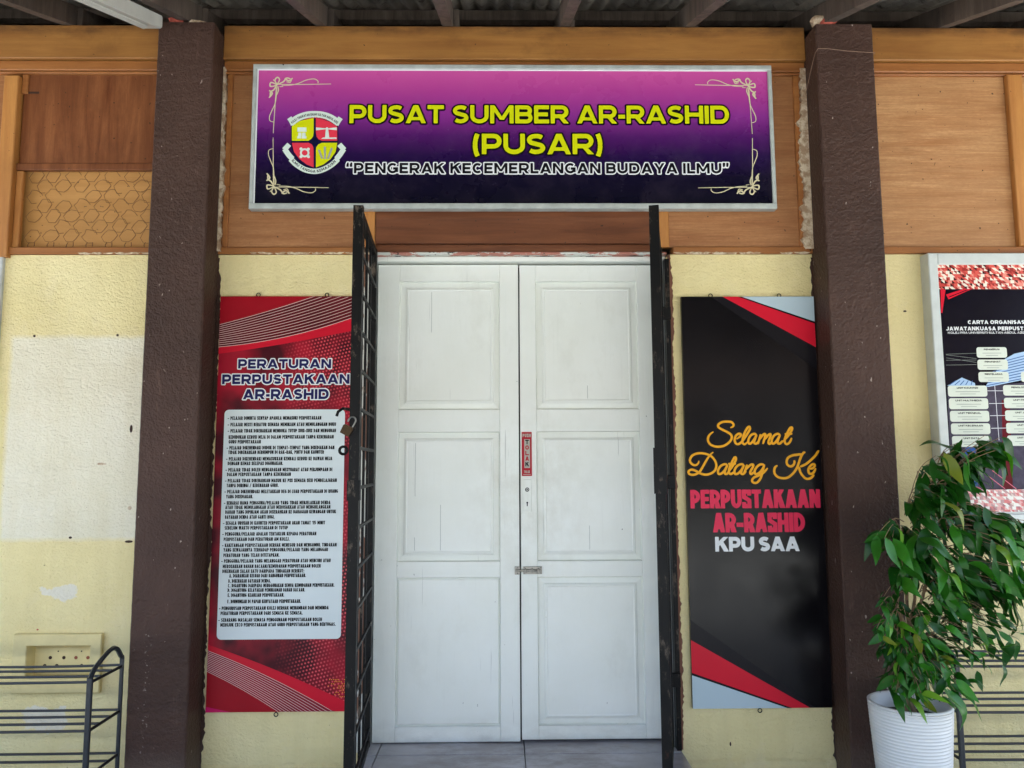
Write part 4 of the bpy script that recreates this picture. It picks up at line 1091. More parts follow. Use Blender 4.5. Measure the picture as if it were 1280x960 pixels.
# charges
for a in ((278, 345, 376, 392), (288, 402, 322, 440), (332, 402, 366, 440), (276, 440, 318, 466), (326, 440, 376, 466)):
    cpoly('crest_charge', [(a[0], a[1]), (a[2], a[1]), (a[2] + 2, a[3]), (a[0] - 2, a[3])], .0021, 'crestwhite')
cpoly('crest_charge', [(590, 345), (612, 345), (626, 455), (580, 455)], .0021, 'crestwhite'); cpoly('crest_charge', [(535, 470), (560, 455), (706, 455), (706, 470)], .0022, 'crestwhite')
cpoly('crest_charge', [(482, 345), (590, 355), (590, 365), (482, 378)], .0023, 'crestwhite'); cpoly('crest_charge', [(612, 355), (708, 345), (708, 376), (612, 366)], .0023, 'crestwhite')
m_ = MB(); m_.flat = True
ringp = [cz(358 + 42 * math.cos(a), 622 + 40 * math.sin(a)) for a in [i * math.pi / 8 for i in range(16)]]
Lb, Rb = borders(ringp, .0085, True); m_.strip(Lb, Rb, SY - .0021)
for (a, b) in ((318, 580), (398, 582), (318, 664), (400, 664)): m_.face([cz(a + 17 * math.cos(t), b + 17 * math.sin(t)) for t in [i * math.pi / 5 for i in range(10)]], SY - .0024)
m_.build('crest_charge', 'crestwhite', bd)
m_ = MB(); m_.flat = True
for i, (a, b) in enumerate((((512, 590), (550, 685)), ((578, 555), (580, 690)), ((655, 570), (610, 690)))):
    Lb, Rb = borders([cz(*a), cz(*b)], .0095); m_.strip(Lb, Rb, SY - .0021 - i * .0002)
m_.build('crest_charge', 'cgrey', bd)
def ribbon(pts, wd, y, mat, name='crest_ribbon', per=6):
    Lb, Rb = borders([cz(*p) for p in catmull(pts, per)], wd / 8.73 * s1); m_ = MB(); m_.flat = True; m_.strip(Lb, Rb, SY - y); return m_.build(name, mat, bd)
ribbon([(205, 300), (280, 245), (370, 212), (465, 203), (560, 212), (650, 245), (730, 300)], 78, .0030, 'crestwhite')
ribbon([(190, 240), (215, 275), (235, 318)], 58, .0026, 'crestwhite'); ribbon([(750, 240), (725, 275), (700, 318)], 58, .0026, 'crestwhite')
ribbon([(205, 690), (270, 752), (360, 805), (465, 825), (560, 805), (655, 752), (722, 690)], 62, .0030, 'crestwhite')
ribbon([(135, 590), (190, 530)], 58, .0026, 'crestwhite'); ribbon([(790, 590), (735, 530)], 58, .0026, 'crestwhite')
ribbon([(140, 580), (180, 640), (225, 690)], 60, .0032, 'crestwhite'); ribbon([(785, 580), (745, 640), (705, 690)], 60, .0032, 'crestwhite')
def arc_text(s, pts, hgt, y, mat, up=1):
    P = catmull(pts, 12); 
    cum = [0]
    for i in range(1, len(P)): cum.append(cum[-1] + math.hypot(P[i][0] - P[i - 1][0], P[i][1] - P[i - 1][1]))
    WSC[0] = 1.0; tw = text_width(s, .2, .14, .4); k = cum[-1] / tw
    def T(u, v):
        d = min(max(u * k, 0), cum[-1] - 1e-4); i = max(j for j in range(len(cum)) if cum[j] <= d); i = min(i, len(P) - 2)
        f = (d - cum[i]) / (cum[i + 1] - cum[i]); dx, dy = P[i + 1][0] - P[i][0], P[i + 1][1] - P[i][1]; l = math.hypot(dx, dy)
        return cz(P[i][0] + dx * f + dy / l * v * hgt, P[i][1] + dy * f - dx / l * v * hgt)
    m_ = MB(); m_.flat = True; lettering(m_, s, 0, 1, 0, 1, SY - y, .2, .14, .4, xf=T); return m_.build('lettering', mat, bd)
arc_text('KOLEJ TINGKATAN ENAM SULTAN ABDUL AZIZ', [(222, 308), (285, 262), (370, 228), (465, 217), (560, 228), (645, 262), (712, 308)], 26, .0036, 'ink')
arc_text('KUALA SELANGOR', [(360, 268), (465, 245), (600, 272)], 15, .0036, 'crestred')
arc_text('ILMU TANGGA KEMAJUAN', [(215, 712), (275, 768), (365, 820), (465, 840), (555, 820), (650, 768), (700, 722)], 30, .0036, 'ink')
MB().tube([(X(355, 84, SY), SY - .012, SZ1 - .006), (X(355, 84, SY), SY - .016, SZ1 - .006)], .003, 6).build('screw', 'ink', sg)

# ================================================================== RULES POSTER
PY = -.022
pp = thing('rules_poster', 'tall red library rules poster between the left column and gate', 'poster', (-.98, 0, .178))
px0, px1, pz0, pz1 = -1.288, -.668, .178, 2.014
sheetp = MB().box(px0, px1, PY, -.001, pz0, pz1).build('sheet', 'poster', pp)
def PZ(zx, zy): return (260 + zx / 6.4, 360 + zy / 6.4)
def PB(zx, zy): return (250 + zx / 6.4, 790 + zy / 6.4)
def pxy(p, Y_=PY): v = at(p[0], p[1], Y_); return (min(max(v.x, px0), px1), min(max(v.z, pz0), pz1))
def pface(pts, y, mat, name='print_shape'):
    m_ = MB(); m_.flat = True
    m_.face([pxy(p) for p in pts], PY - y); return m_.build(name, mat, sheetp)
def pstrip(A, B, y, mat, name='print_shape', par=None, f=None):
    f = f or pxy
    m_ = MB(); m_.flat = True; m_.strip([f(p) for p in A], [f(p) for p in B], (PY if par is None else par[1]) - y); return m_.build(name, mat, sheetp if par is None else par[0])
def quad(x, pts): # quadratic through three points
    (a, ya), (b, yb), (c, yc) = pts
    return ya * (x - b) * (x - c) / ((a - b) * (a - c)) + yb * (x - a) * (x - c) / ((b - a) * (b - c)) + yc * (x - a) * (x - b) / ((c - a) * (c - b))
xs = [60 + i * 1160 / 30 for i in range(31)]
topl = lambda x: quad(x, ((100, 290), (600, 150), (1175, -50)))
botl = lambda x: quad(x, ((100, 470), (600, 395), (1175, 230)))
bandl = lambda x: quad(x, ((95, 526), (600, 448), (1175, 338)))
pstrip([PZ(x, 60) for x in xs], [PZ(x, max(60, topl(x))) for x in xs], .0006, 'red1')
pstrip([PZ(x, max(60, topl(x))) for x in xs], [PZ(x, botl(x)) for x in xs], .0007, 'maroon')
pstrip([PZ(x, botl(x)) for x in xs], [PZ(x, bandl(x)) for x in xs], .0008, 'red2')
m_ = MB(); m_.flat = True
for k in range(12):
    A = []
    for x in [60 + i * 1160 / 60 for i in range(61)]:
        y = quad(x, ((100, 292 + 16.2 * k), (600, 150 + 22.3 * k), (1175, -50 + 25.5 * k)))
        if y > 66: A.append((x, y))
    if len(A) > 2: m_.strip([pxy(PZ(x, y - 1.9)) for x, y in A], [pxy(PZ(x, y + 1.9)) for x, y in A], PY - .0012)
m_.build('print_lines', 'pline', sheetp)
# foot of the sheet
xs = [30 + i * 1150 / 24 for i in range(25)]
t1 = lambda x: quad(x, ((60, 100), (560, 285), (1170, 560))); t2 = lambda x: quad(x, ((50, 145), (560, 365), (1060, 635))); t3 = lambda x: quad(x, ((50, 312), (330, 455), (630, 640)))
pstrip([PB(x, t1(x)) for x in xs], [PB(x, t2(x)) for x in xs], .0008, 'red2')
pstrip([PB(x, t2(x)) for x in xs], [PB(x, t3(x)) for x in xs], .0007, 'wine')
pstrip([PB(x, min(700, t3(x))) for x in xs], [PB(x, 700) for x in xs], .0009, 'red1')
pface([PB(30, 598), PB(250, 660), PB(30, 700)], .0011, 'magenta')
m_ = MB(); m_.flat = True
for k in range(13):
    A = []
    for x in [30 + i * 1150 / 60 for i in range(61)]:
        f = k / 12; y = t2(x) * (1 - f) + t3(x) * f
        if y < 648: A.append((x, y))
    if len(A) > 2: m_.strip([pxy(PB(x, y - 1.9)) for x, y in A], [pxy(PB(x, y + 1.9)) for x, y in A], PY - .0013)
m_.build('print_lines', 'pline', sheetp)
m_ = MB(); m_.flat = True
rnd = random.Random(9)
for i in range(9):
    for j in range(9):
        zx, zy = 1020 + i * 17 + (8 if j % 2 else 0), 380 + j * 17
        if zy > t1(zx) - 14 or rnd.random() < .8 - .1 * i: continue
        c_ = at(*PB(zx, zy), PY)
        if c_.x > px1 - .005: continue
        m_.face([(c_.x + .0022 * math.cos(a), c_.z + .0022 * math.sin(a)) for a in [q * math.pi / 3 for q in range(6)]], PY - .0014)
m_.build('gold_dots', 'amber', sheetp)
outlined('PERATURAN', 298, 414, 449, 460.5, PY, sheetp, 'navy', 'pwhite', .25, .12, .0052)
outlined('PERPUSTAKAAN', 278, 437, 468, 480, PY, sheetp, 'navy', 'pwhite', .25, .12, .0052)
outlined('AR-RASHID', 304, 411, 486.5, 499, PY, sheetp, 'navy', 'pwhite', .25, .12, .0052)
# rules panel
wx0, wx1 = X(281, 512, PY), X(431.5, 512, PY); wz1, wz0 = Z(350, 512, PY), Z(350, 799, PY)
m_ = MB(); m_.flat = True; m_.face(rrect(wx0, wx1, wz0, wz1, .02), PY - .0018); rp = m_.build('rules_panel', 'panelw', sheetp)
RULES = [(500, 135, 150, 850, '- PELAJAR DIMINTA SENYAP APABILA MEMASUKI PERPUSTAKAAN'), (500, 183, 150, 960, '- PELAJAR MESTI BERATUR SEMASA MEMINJAM ATAU MEMULANGKAN BUKU'),
 (500, 230, 150, 960, '- PELAJAR TIDAK DIBENARKAN MEMBUKA TUTUP SUIS-SUIS DAN MENGUBAH'), (500, 277, 157, 943, 'KEDUDUKAN KERUSI MEJA DI DALAM PERPUSTAKAAN TANPA KEBENARAN'),
 (500, 313, 157, 397, 'GURU PERPUSTAKAAN'), (500, 357, 142, 948, '- PELAJAR DIKEHENDAKI DUDUK DI TEMPAT-TEMPAT YANG DISEDIAKAN DAN'),
 (500, 391, 154, 870, 'TIDAK DIBENARKAN BERHIMPUN DI RAK-RAK, PINTU DAN KAUNTER'), (500, 440, 138, 932, '- PELAJAR DIKEHENDAKI MEMASUKKAN KEMBALI KERUSI KE BAWAH MEJA'),
 (500, 475, 150, 563, 'DENGAN KEMAS SELEPAS DIGUNAKAN.'), (500, 522, 134, 932, '- PELAJAR TIDAK BOLEH MENGADAKAN MESYUARAT ATAU PERJUMPAAN DI'),
 (500, 557, 145, 622, 'DALAM PERPUSTAKAAN TANPA KEBENARAN'), (500, 603, 130, 966, '- PELAJAR TIDAK DIBENARKAN MASUK KE PSS SEMASA SESI PEMBELAJARAN'),
 (500, 640, 142, 530, 'TANPA DIIRINGI / KEBENARAN GURU.'), (500, 685, 126, 975, '- PELAJAR DIKEHENDAKI MELETAKKAN BEG DI LUAR PERPUSTAKAAN DI RUANG'),
 (500, 724, 138, 338, 'YANG DISEDIAKAN.'), (500, 770, 122, 918, '- SENARAI NAMA PENGGUNA/PELAJAR YANG TIDAK MENJELASKAN DENDA'),
 (500, 803, 132, 918, 'ATAU TIDAK MEMULANGKAN ATAU MEROSAKKAN ATAU MENGHILANGKAN'), (500, 838, 132, 960, 'BAHAN YANG DIPINJAM AKAN DISERAHKAN KE BAHAGIAN KEWANGAN UNTUK'),
 (500, 877, 130, 500, 'BAYARAN DENDA ATAU GANTI RUGI.'), (650, 21, 115, 878, '- SEGALA URUSAN DI KAUNTER PERPUSTAKAAN AKAN TAMAT 15 MINIT'),
 (650, 58, 127, 600, 'SEBELUM WAKTU PERPUSTAKAAN DI TUTUP'), (650, 103, 110, 812, '- PENGGUNA/PELAJAR ADALAH TERTAKLUK KEPADA PERATURAN'),
 (650, 143, 120, 612, 'PERPUSTAKAAN DAN PERATURAN AM KOLEJ.'), (650, 187, 108, 965, '- KAKITANGAN PERPUSTAKAAN BERHAK MENEGUR DAN MENGAMBIL TINDAKAN'),
 (650, 222, 118, 900, 'YANG SEWAJARNYA TERHADAP PENGGUNA/PELAJAR YANG MELANGGAR'), (650, 263, 118, 536, 'PERATURAN YANG TELAH DITETAPKAN.'),
 (650, 305, 102, 920, '- PENGGUNA/PELAJAR YANG MELANGGAR PERATURAN ATAU MENCURI ATAU'), (650, 345, 113, 845, 'MEROSAKKAN BAHAN BACAAN/KEMUDAHAN PERPUSTAKAAN BOLEH'),
 (650, 382, 110, 722, 'DIKENAKAN SALAH SATU DARIPADA TINDAKAN BERIKUT:'), (650, 416, 162, 735, 'A. DIARAHKAN KELUAR DARI BANGUNAN PERPUSTAKAAN.'),
 (650, 456, 155, 472, 'B. DIKENAKAN BAYARAN DENDA.'), (650, 489, 152, 948, 'C. DIGANTUNG DARIPADA MENGGUNAKAN SEMUA KEMUDAHAN PERPUSTAKAAN.'),
 (650, 524, 150, 728, 'D. DIGANTUNG KELAYAKAN PEMINJAMAN BAHAN BACAAN.'), (650, 562, 150, 572, 'E. DIGANTUNG KEAHLIAN PERPUSTAKAAN.'),
 (650, 609, 147, 697, 'F. DIUMUMKAN DI PAPAN KENYATAAN PERPUSTAKAAN.'), (650, 659, 85, 905, '- PENGURUSAN PERPUSTAKAAN KOLEJ BERHAK MENAMBAH DAN MEMINDA'),
 (650, 697, 97, 710, 'PERATURAN PERPUSTAKAAN DARI SEMASA KE SEMASA.'), (650, 747, 80, 855, '- SEBARANG MASALAH SEMASA PENGGUNAAN PERPUSTAKAAN BOLEH'),
 (650, 783, 95, 958, 'MERUJUK EXCO PERPUSTAKAAN ATAU GURU PERPUSTAKAAN YANG BERTUGAS.')]
for (oy, zy, a, b, s) in RULES:
    print_text(s, 260 + a / 6, 260 + b / 6, oy + (zy - 12.5) / 6, oy + (zy + 12.5) / 6, PY - .0026, rp, 'rtext', .155, .13, .0005, space=.34, plane=PY)
def eye(px, py, parent, up=1):
    p = at(px, py, PY); ring(p.x, -.010, p.z + up * .004, .0085, .0022, 'hanging_eye', 'ink', parent)
for px in (322, 408): eye(px, 369, pp)
eye(344, 893, pp, -1)

# ================================================================== WELCOME BOARD
wb = thing('welcome_board', 'tall black welcome board with amber script between the right gate and column', 'sign', (1.14, 0, .176))
bx0_, bx1_ = .831, 1.446
wbs = MB().box(bx0_, bx1_, PY, -.001, .176, 2.009).build('sheet', 'bblack', wb)
def wxy(p): v = at(p[0], p[1], PY); return (min(max(v.x, bx0_), bx1_), min(max(v.z, .176), 2.009))
def wface(pts, y, mat, name='print_shape'):
    m_ = MB(); m_.flat = True; m_.face([wxy(p) for p in pts], PY - y); return m_.build(name, mat, wbs)
M['shade'] = simple('print grey black', rgb(26, 24, 28), 0.25)
wface([(888, 365), (906, 365), (1026, 433), (1026, 462)], .0006, 'shade')
wface([(903, 368), (927, 368), (1025, 403), (1026, 434)], .0009, 'bred'); wface([(927, 368), (1025, 368), (1025, 403)], .0012, 'blight')
wface([(926, 370.5), (1025, 402), (1025, 404.5), (922, 370.5)], .0015, 'ink')
wface([(860, 775), (1020, 890), (1008, 890), (860, 801)], .0006, 'shade')
wface([(862, 800), (1013, 888), (985, 890), (862, 843)], .0009, 'bred'); wface([(862, 843.5), (986, 888), (986, 892), (862, 892)], .0012, 'blight')
wface([(862, 841), (990, 888), (984, 888), (862, 844)], .0015, 'ink')
# hand lettering
def script(origin, sc, strokes, wpx):
    m_ = MB(); m_.flat = True
    for i, pts in enumerate(strokes):
        P = [(origin[0] + a / sc, origin[1] + b / sc) for a, b in pts]; P = catmull(P, 5)
        W_ = [(at(a, b, PY).x, at(a, b, PY).z) for a, b in P]
        wd = wpx * (CAM_D + PY) / 960
        Lb, Rb = borders(W_, lambda t: wd * (1.0 - .5 * max(0, 1 - min(t, 1 - t) * 14)))
        m_.strip(Lb, Rb, PY - .0010 - i * .0003, PY - .0013 - i * .0003)
    return m_.build('script_lettering', 'amber', wbs)
def A_(dx): return [[(700 + dx, 250), (665 + dx, 238), (620 + dx, 262), (590 + dx, 320), (597 + dx, 366), (632 + dx, 358), (675 + dx, 300), (700 + dx, 250)], [(702 + dx, 246), (676 + dx, 310), (668 + dx, 360), (700 + dx, 366), (738 + dx, 328)]]
script((880, 520), 10.667, [[(125, 210), (75, 250), (50, 310), (75, 370), (130, 402), (190, 410), (270, 395), (340, 345), (370, 290), (355, 245), (300, 210), (230, 175), (190, 145), (195, 110), (240, 82), (300, 75), (360, 80), (392, 110), (385, 140), (350, 158)],
 [(432, 308), (478, 275), (492, 248), (465, 236), (425, 262), (408, 315), (420, 360), (455, 375), (500, 345), (565, 255), (608, 180), (608, 146), (582, 152), (545, 215), (515, 300), (515, 360), (545, 375), (590, 335)]] + A_(0) +
 [[(755, 242), (735, 310), (715, 376)], [(732, 320), (785, 250), (812, 242), (812, 272), (782, 374)], [(800, 320), (858, 250), (886, 246), (880, 280), (855, 345), (870, 372), (908, 340)]] + A_(310) +
 [[(1040, 350), (1120, 260), (1165, 190), (1170, 156), (1145, 160), (1110, 220), (1075, 300), (1075, 355), (1105, 375), (1145, 340), (1165, 290)], [(1072, 241), (1172, 238)]], 2.9)
def B_(dx): return [[(632 + dx, 246), (585 + dx, 236), (530 + dx, 265), (495 + dx, 322), (502 + dx, 376), (548 + dx, 368), (600 + dx, 310), (630 + dx, 246)], [(634 + dx, 244), (602 + dx, 315), (592 + dx, 370), (622 + dx, 376), (662 + dx, 332)]]
script((855, 560), 11.636, [[(215, 185), (205, 225), (160, 250), (110, 230), (85, 180), (110, 120), (170, 85), (250, 75), (330, 90), (400, 125), (450, 185), (470, 260), (445, 330), (390, 370), (320, 388), (240, 372), (170, 332), (110, 315), (65, 338), (78, 378), (130, 390), (190, 372), (232, 340), (300, 220), (370, 110), (425, 60)]] + B_(0) +
 [[(650, 345), (710, 252), (750, 180), (752, 140), (730, 142), (695, 205), (655, 300), (655, 360), (685, 378), (735, 340)], [(640, 231), (754, 228)]] + B_(238) +
 [[(917, 240), (892, 310), (868, 382)], [(888, 320), (960, 248), (998, 242), (998, 275), (960, 350), (975, 380), (1016, 345)],
 [(1165, 246), (1112, 238), (1060, 270), (1025, 325), (1032, 375), (1080, 368), (1135, 310), (1165, 246)], [(1168, 240), (1140, 340), (1110, 440), (1060, 500), (1010, 505), (985, 475), (1010, 432), (1080, 400), (1150, 360), (1212, 292)]], 2.9)
script((960, 560), 18.286, [[(855, 100), (815, 105), (775, 155), (740, 230), (700, 340), (650, 470), (570, 580), (460, 670), (340, 690), (230, 665), (160, 600), (140, 520), (160, 440), (215, 400)],
 [(790, 140), (680, 150), (560, 170), (460, 220), (425, 300), (440, 380), (510, 420), (575, 390), (603, 330), (590, 280)], [(1155, 55), (1080, 170), (960, 290), (850, 375), (730, 428)], [(700, 425), (740, 560), (820, 670), (900, 705), (980, 680), (1050, 610)],
 [(955, 485), (1030, 452), (1065, 402), (1040, 370), (980, 395), (920, 480), (930, 570), (980, 592), (1040, 555), (1088, 462)]], 3.0)
print_text('PERPUSTAKAAN', 863, 1025, 612, 635, PY - .0014, wbs, 'bpink', .215, .035, .0006, space=.3, plane=PY, bold=True)
print_text('AR-RASHID', 891, 1006, 641, 665, PY - .0014, wbs, 'bpink', .215, .035, .0006, space=.3, plane=PY, bold=True)
print_text('KPU SAA', 894, 999, 671, 689, PY - .0014, wbs, 'pwhite', .25, .06, .0006, space=.28, plane=PY, bold=True)
for px in (889, 975): eye(px, 370, wb)
eye(951, 888, wb, -1)

# ================================================================== ORGANISATION CHART CASE
CY = -.070
nb_ = thing('notice_case', 'grey framed organisation chart case at the right edge above the plant', 'notice board', (2.5, 0, .98))
nx0 = X(1160, 316, CY); nz1 = Z(1172, 316, CY); nz0 = Z(1200, 657, CY); nx1 = nx0 + 1.02
gx0 = X(1172, 331, CY) + .002; gz1 = Z(1180, 330.5, CY); gz0 = Z(1205, 640, CY); gx1 = nx1 - (gx0 - nx0)
MB().box(nx0, gx0, CY, -.0, nz0, nz1, .004).build('frame', 'alum', nb_); MB().box(gx1, nx1, CY, -.0, nz0, nz1, .004).build('frame', 'alum', nb_)
MB().box(gx0 + .0003, gx1 - .0003, CY + .0003, 0, gz1, nz1, .004).build('frame', 'alum', nb_); MB().box(gx0 + .0003, gx1 - .0003, CY + .0003, 0, nz0, gz0 - .010, .004).build('frame', 'alum', nb_)
MB().box(gx0 + .0003, gx1 - .0003, CY + .006, 0, gz0 - .0095, gz0 - .0005, .002).build('frame_bead', 'alum', nb_)
CP = CY + .010
ch = MB().box(gx0, gx1, CP, -.01, gz0, gz1).build('chart', 'night', nb_)
def C3(zx, zy): return (1150 + zx / 7.385, 310 + zy / 7.385)
def C4(zx, zy): return (1150 + zx / 7.385, 430 + zy / 7.385)
def cxy(p): v = at(p[0], p[1], CP); return (max(v.x, gx0), v.z)
def cface(pts, y, mat, name='print_shape'):
    m_ = MB(); m_.flat = True; m_.face([cxy(p) for p in pts], CP - y); return m_.build(name, mat, ch)
def cband(py0, py1, mat):
    m_ = MB(); m_.flat = True; a, b = Z(1200, py0, CP), Z(1200, py1, CP); m_.face([(gx0, b), (gx1, b), (gx1, min(a, gz1)), (gx0, min(a, gz1))], CP - .0008); return m_.build('print_band', mat, ch)
cband(330, 361.5, 'tri'); cband(612, 641, 'trip')
cface([C3(188, 380), C3(235, 385), C3(205, 600), C3(195, 600)], .0010, 'bred')
cface([C3(240, 430), C3(400, 378), C3(480, 378), C3(262, 475)], .0010, 'bred'); cface([C3(265, 450), C3(430, 385), C3(440, 388), C3(268, 458)], .0013, 'night')
# building picture in the lower half
cface([C4(250, 395), C4(640, 385), C4(980, 355), (1400, 430), (1400, 611), (1185, 611)], .0006, 'slate')
cface([(1206, 556), (1219, 556), (1222, 611), (1207, 611)], .0008, 'cdeep'); cface([(1252, 500), (1262, 500), (1266, 611), (1254, 611)], .0008, 'maroon')
m_ = MB(); m_.flat = True
roofs = (((250, 385), (385, 310), (505, 360), (510, 385)), ((600, 395), (780, 140), (870, 90), (985, 65), (1100, 300), (640, 395)))
for rf_ in roofs:
    m2 = MB(); m2.flat = True; m2.face([cxy(C4(*p)) for p in rf_], CP - .0009); m2.build('print_shape', 'cblue', ch)
def stripe(a, b, wd=.0035): 
    Lb, Rb = borders([cxy(C4(*a)), cxy(C4(*b))], wd); m_.strip(Lb, Rb, CP - .0013)
for i in range(5): stripe((270 + i * 50, 378), (330 + i * 38, 338 - 0 * i))
for i in range(9): stripe((610 + i * 12, 385 - i * 26), (990, 250 - i * 26 + 60))
m_.build('print_lines', 'cdeep', ch)
m_ = MB(); m_.flat = True
for (a, b) in (((240, 95), (520, 85)), ((240, 150), (520, 148)), ((240, 195), (520, 190)), ((240, 100), (520, 135)), ((240, 128), (520, 170))): 
    Lb, Rb = borders([cxy(C4(*a)), cxy(C4(*b))], .0012); m_.strip(Lb, Rb, CP - .0010)
m_.build('print_lines', 'cgrey', ch)
m_ = MB(); m_.flat = True
for i, (a, b) in enumerate(((C4(688, 385), C4(728, 890)), (C4(620, 432), C4(765, 432)), (C4(635, 550), C4(775, 548)), (C4(645, 662), C4(785, 660)), (C4(655, 778), C4(795, 776)))):
    Lb, Rb = borders([cxy(a), cxy(b)], .0028); m_.strip(Lb, Rb, CP - .0015 - i * .0001)
m_.build('chart_links', 'cline', ch)
m_ = MB(); m_.flat = True
for i, (a, b) in enumerate((((1231, 592), (1256, 611)), ((1240, 588), (1270, 611)), ((1208, 604), (1226, 611)))):
    Lb, Rb = borders([cxy(a), cxy(b)], .003); m_.strip(Lb, Rb, CP - .0015 - i * .0001)
m_.build('print_lines', 'cpink', ch)
def org_box(px_a, py_a, px_b, py_b, head, right=False):
    a, b = at(px_a, (py_a + py_b) / 2, CP), at(px_b, (py_a + py_b) / 2, CP); za_, zb2 = Z((px_a + px_b) / 2, py_b, CP), Z((px_a + px_b) / 2, py_a, CP)
    m_ = MB(); m_.flat = True; m_.face(rrect(a.x, b.x, za_, zb2, .011), CP - .0020); o = m_.build('chart_box', 'cbox', ch)
    xm = (a.x + b.x) / 2; wd = min(.013 * len(head) * .62, (b.x - a.x) * .8)
    m_ = MB(); m_.flat = True; lettering(m_, head, xm - wd / 2, xm + wd / 2, zb2 - .014, .0075, CP - .0026, .24); m_.build('lettering', 'ink', o)
    m_ = MB(); m_.flat = True
    for k, f in enumerate((.62, .4)):
        z = zb2 - .018 - .0105 * (k + 1); l = (b.x - a.x) * f / 2
        if z > za_ + .006: m_.face([(xm - l, z), (xm + l, z), (xm + l, z + .0022), (xm - l, z + .0022)], CP - .0026)
    m_.build('name_line', 'cgrey', o)
for i, hd in enumerate(('PENGERUSI', 'PENASIHAT', 'PENYELARAS')):
    x0_, y0_ = C4(520 + i * 9, 30 + i * 114); x1_, y1_ = C4(800 + i * 9, 127 + i * 112); org_box(x0_, y0_, x1_, y1_, hd)
for i, hd in enumerate(('UNIT KAUNTER', 'UNIT MULTIMEDIA', 'UNIT TEKNIKAL', 'UNIT KECERIAAN', 'UNIT DATA')):
    x0_, y0_ = C4(256 + i * 9.5, 385 + i * 116); x1_, y1_ = C4(618 + i * 9.5, 486 + i * 116); org_box(x0_, y0_, x1_, y1_, hd)
    x0_, y0_ = C4(765 + i * 9.5, 380 + i * 116); x1_, y1_ = C4(1130 + i * 9.5, 476 + i * 116); org_box(x0_, y0_, x1_, y1_, ('PENOLONG UNIT', 'UNIT PROMOSI', 'UNIT JUALAN', 'UNIT SURAT', 'UNIT BACAAN')[i])
x0_, y0_ = C4(930, 255); x1_, y1_ = C4(1200, 350); org_box(x0_, y0_, x1_, y1_, 'SETIAUSAHA')
def chart_line(s, zx0, zt, zb2, per, mat='pwhite', w=.26):
    a = at(*C3(zx0, (zt + zb2) / 2), CP); z1 = at(*C3(zx0, zt), CP).z; z0 = at(*C3(zx0, zb2), CP).z; h = z1 - z0
    m_ = MB(); m_.flat = True; lettering(m_, s, a.x, a.x + per * len(s), z0, h, CP - .0012, w, .13); m_.build('lettering', mat, ch)
pxm = (CAM_D + CP) / 960 / 7.385
chart_line('CARTA ORGANISASI', 440, 668, 702, 520 / 15.0 * pxm); chart_line('JAWATANKUASA PERPUSTAKAAN', 242, 727, 762, 718 / 19.2 * pxm); chart_line('KOLEJ PRA UNIVERSITI SULTAN ABDUL AZIZ', 256, 773, 792, 704 / 36.5 * pxm, w=.2)

# ================================================================== SHOE RACKS
def rack(xa, xb2, zs, y0, y1, label, arch):
    K = thing('shoe_rack', label, 'shoe rack', ((xa + xb2) / 2, (y0 + y1) / 2, FLOOR), 'black metal shoe racks')
    zt = zs[0]
    for x in (xa, xb2):
        s_ = 1 if x == xb2 else -1
        MB().box(x - .010, x + .010, y0 - .007, y0 + .007, FLOOR, zt + .02, .003).build('post', 'rackpost', K)
        MB().box(x - .007, x + .007, y1 - .006, y1 + .006, FLOOR, zt + .015, .003).build('post', 'rackpost', K)
        if arch:
            pts = catmull([(x, y0, zt + .014), (x, y0 + .04, zt + .05), (x, (y0 + y1) / 2 + .02, zt + .088), (x, y1 - .05, zt + .082), (x, y1 - .012, zt + .045), (x, y1, zt + .035), (x, y1, zt + .005)], 5)
            MB().tube(pts, .0095, 6).build('arch', 'rackpost', K)
        for z in zs:
            MB().tube([(x, y0 + .006, z), (x, y1 - .005, z)], .0062, 6).build('end_rail', 'blackmetal', K)
    for z in zs:
        for k in range(4):
            y = y1 + .004 + (y0 - y1 - .008) * k / 3
            n = 10; sag = .006 if z == zs[0] and k == 0 else .002
            MB().tube([(xa + (xb2 - xa) * i / n, y, z + .004 - sag * math.sin(math.pi * i / n)) for i in range(n + 1)], .0052, 6, ).build('shelf_rail', 'blackmetal', K)
    return K
rack(-2.38, -1.588, (.412, .232, .060, -.10), -.42, -.17, 'black metal shoe rack under the vent block left of the left column', True)
rack(1.775, 2.56, (.445, .272, .096, -.08), -.42, -.17, 'black metal shoe rack behind the potted plant at the right', True)

# ================================================================== POTTED PLANT
pcx, pcy = 1.592, -.40
pt = thing('potted_plant', 'leafy green weeping fig in a ribbed white pot before the right column', 'potted plant', (pcx, pcy, FLOOR))
prof = [(.0, FLOOR + .005), (.106, FLOOR + .002)]
z = FLOOR + .004; top = .312; i = 0
while z < top - .02:
    f = (z - FLOOR) / (top - FLOOR); r0 = .108 + .042 * f ** .8
    prof += [(r0, z), (r0 + .0028, z + .004), (r0 + .0030, z + .007), (r0, z + .0118)]; z += .0125
rt = .1515
prof += [(rt, top - .012), (rt + .001, top - .003), (rt - .004, top), (rt - .012, top - .001), (rt - .015, top - .008), (rt - .022, top - .07), (0, top - .072)]
po = MB().lathe(prof, pcx, pcy, 56).build('pot', 'pot', pt, smooth=True)
m_ = MB(); m_.lathe([(rt - .021, top - .060), (.10, top - .052), (.03, top - .045), (0, top - .044)], pcx, pcy, 24); m_.build('soil', 'soil', po)
rnd = random.Random(21)
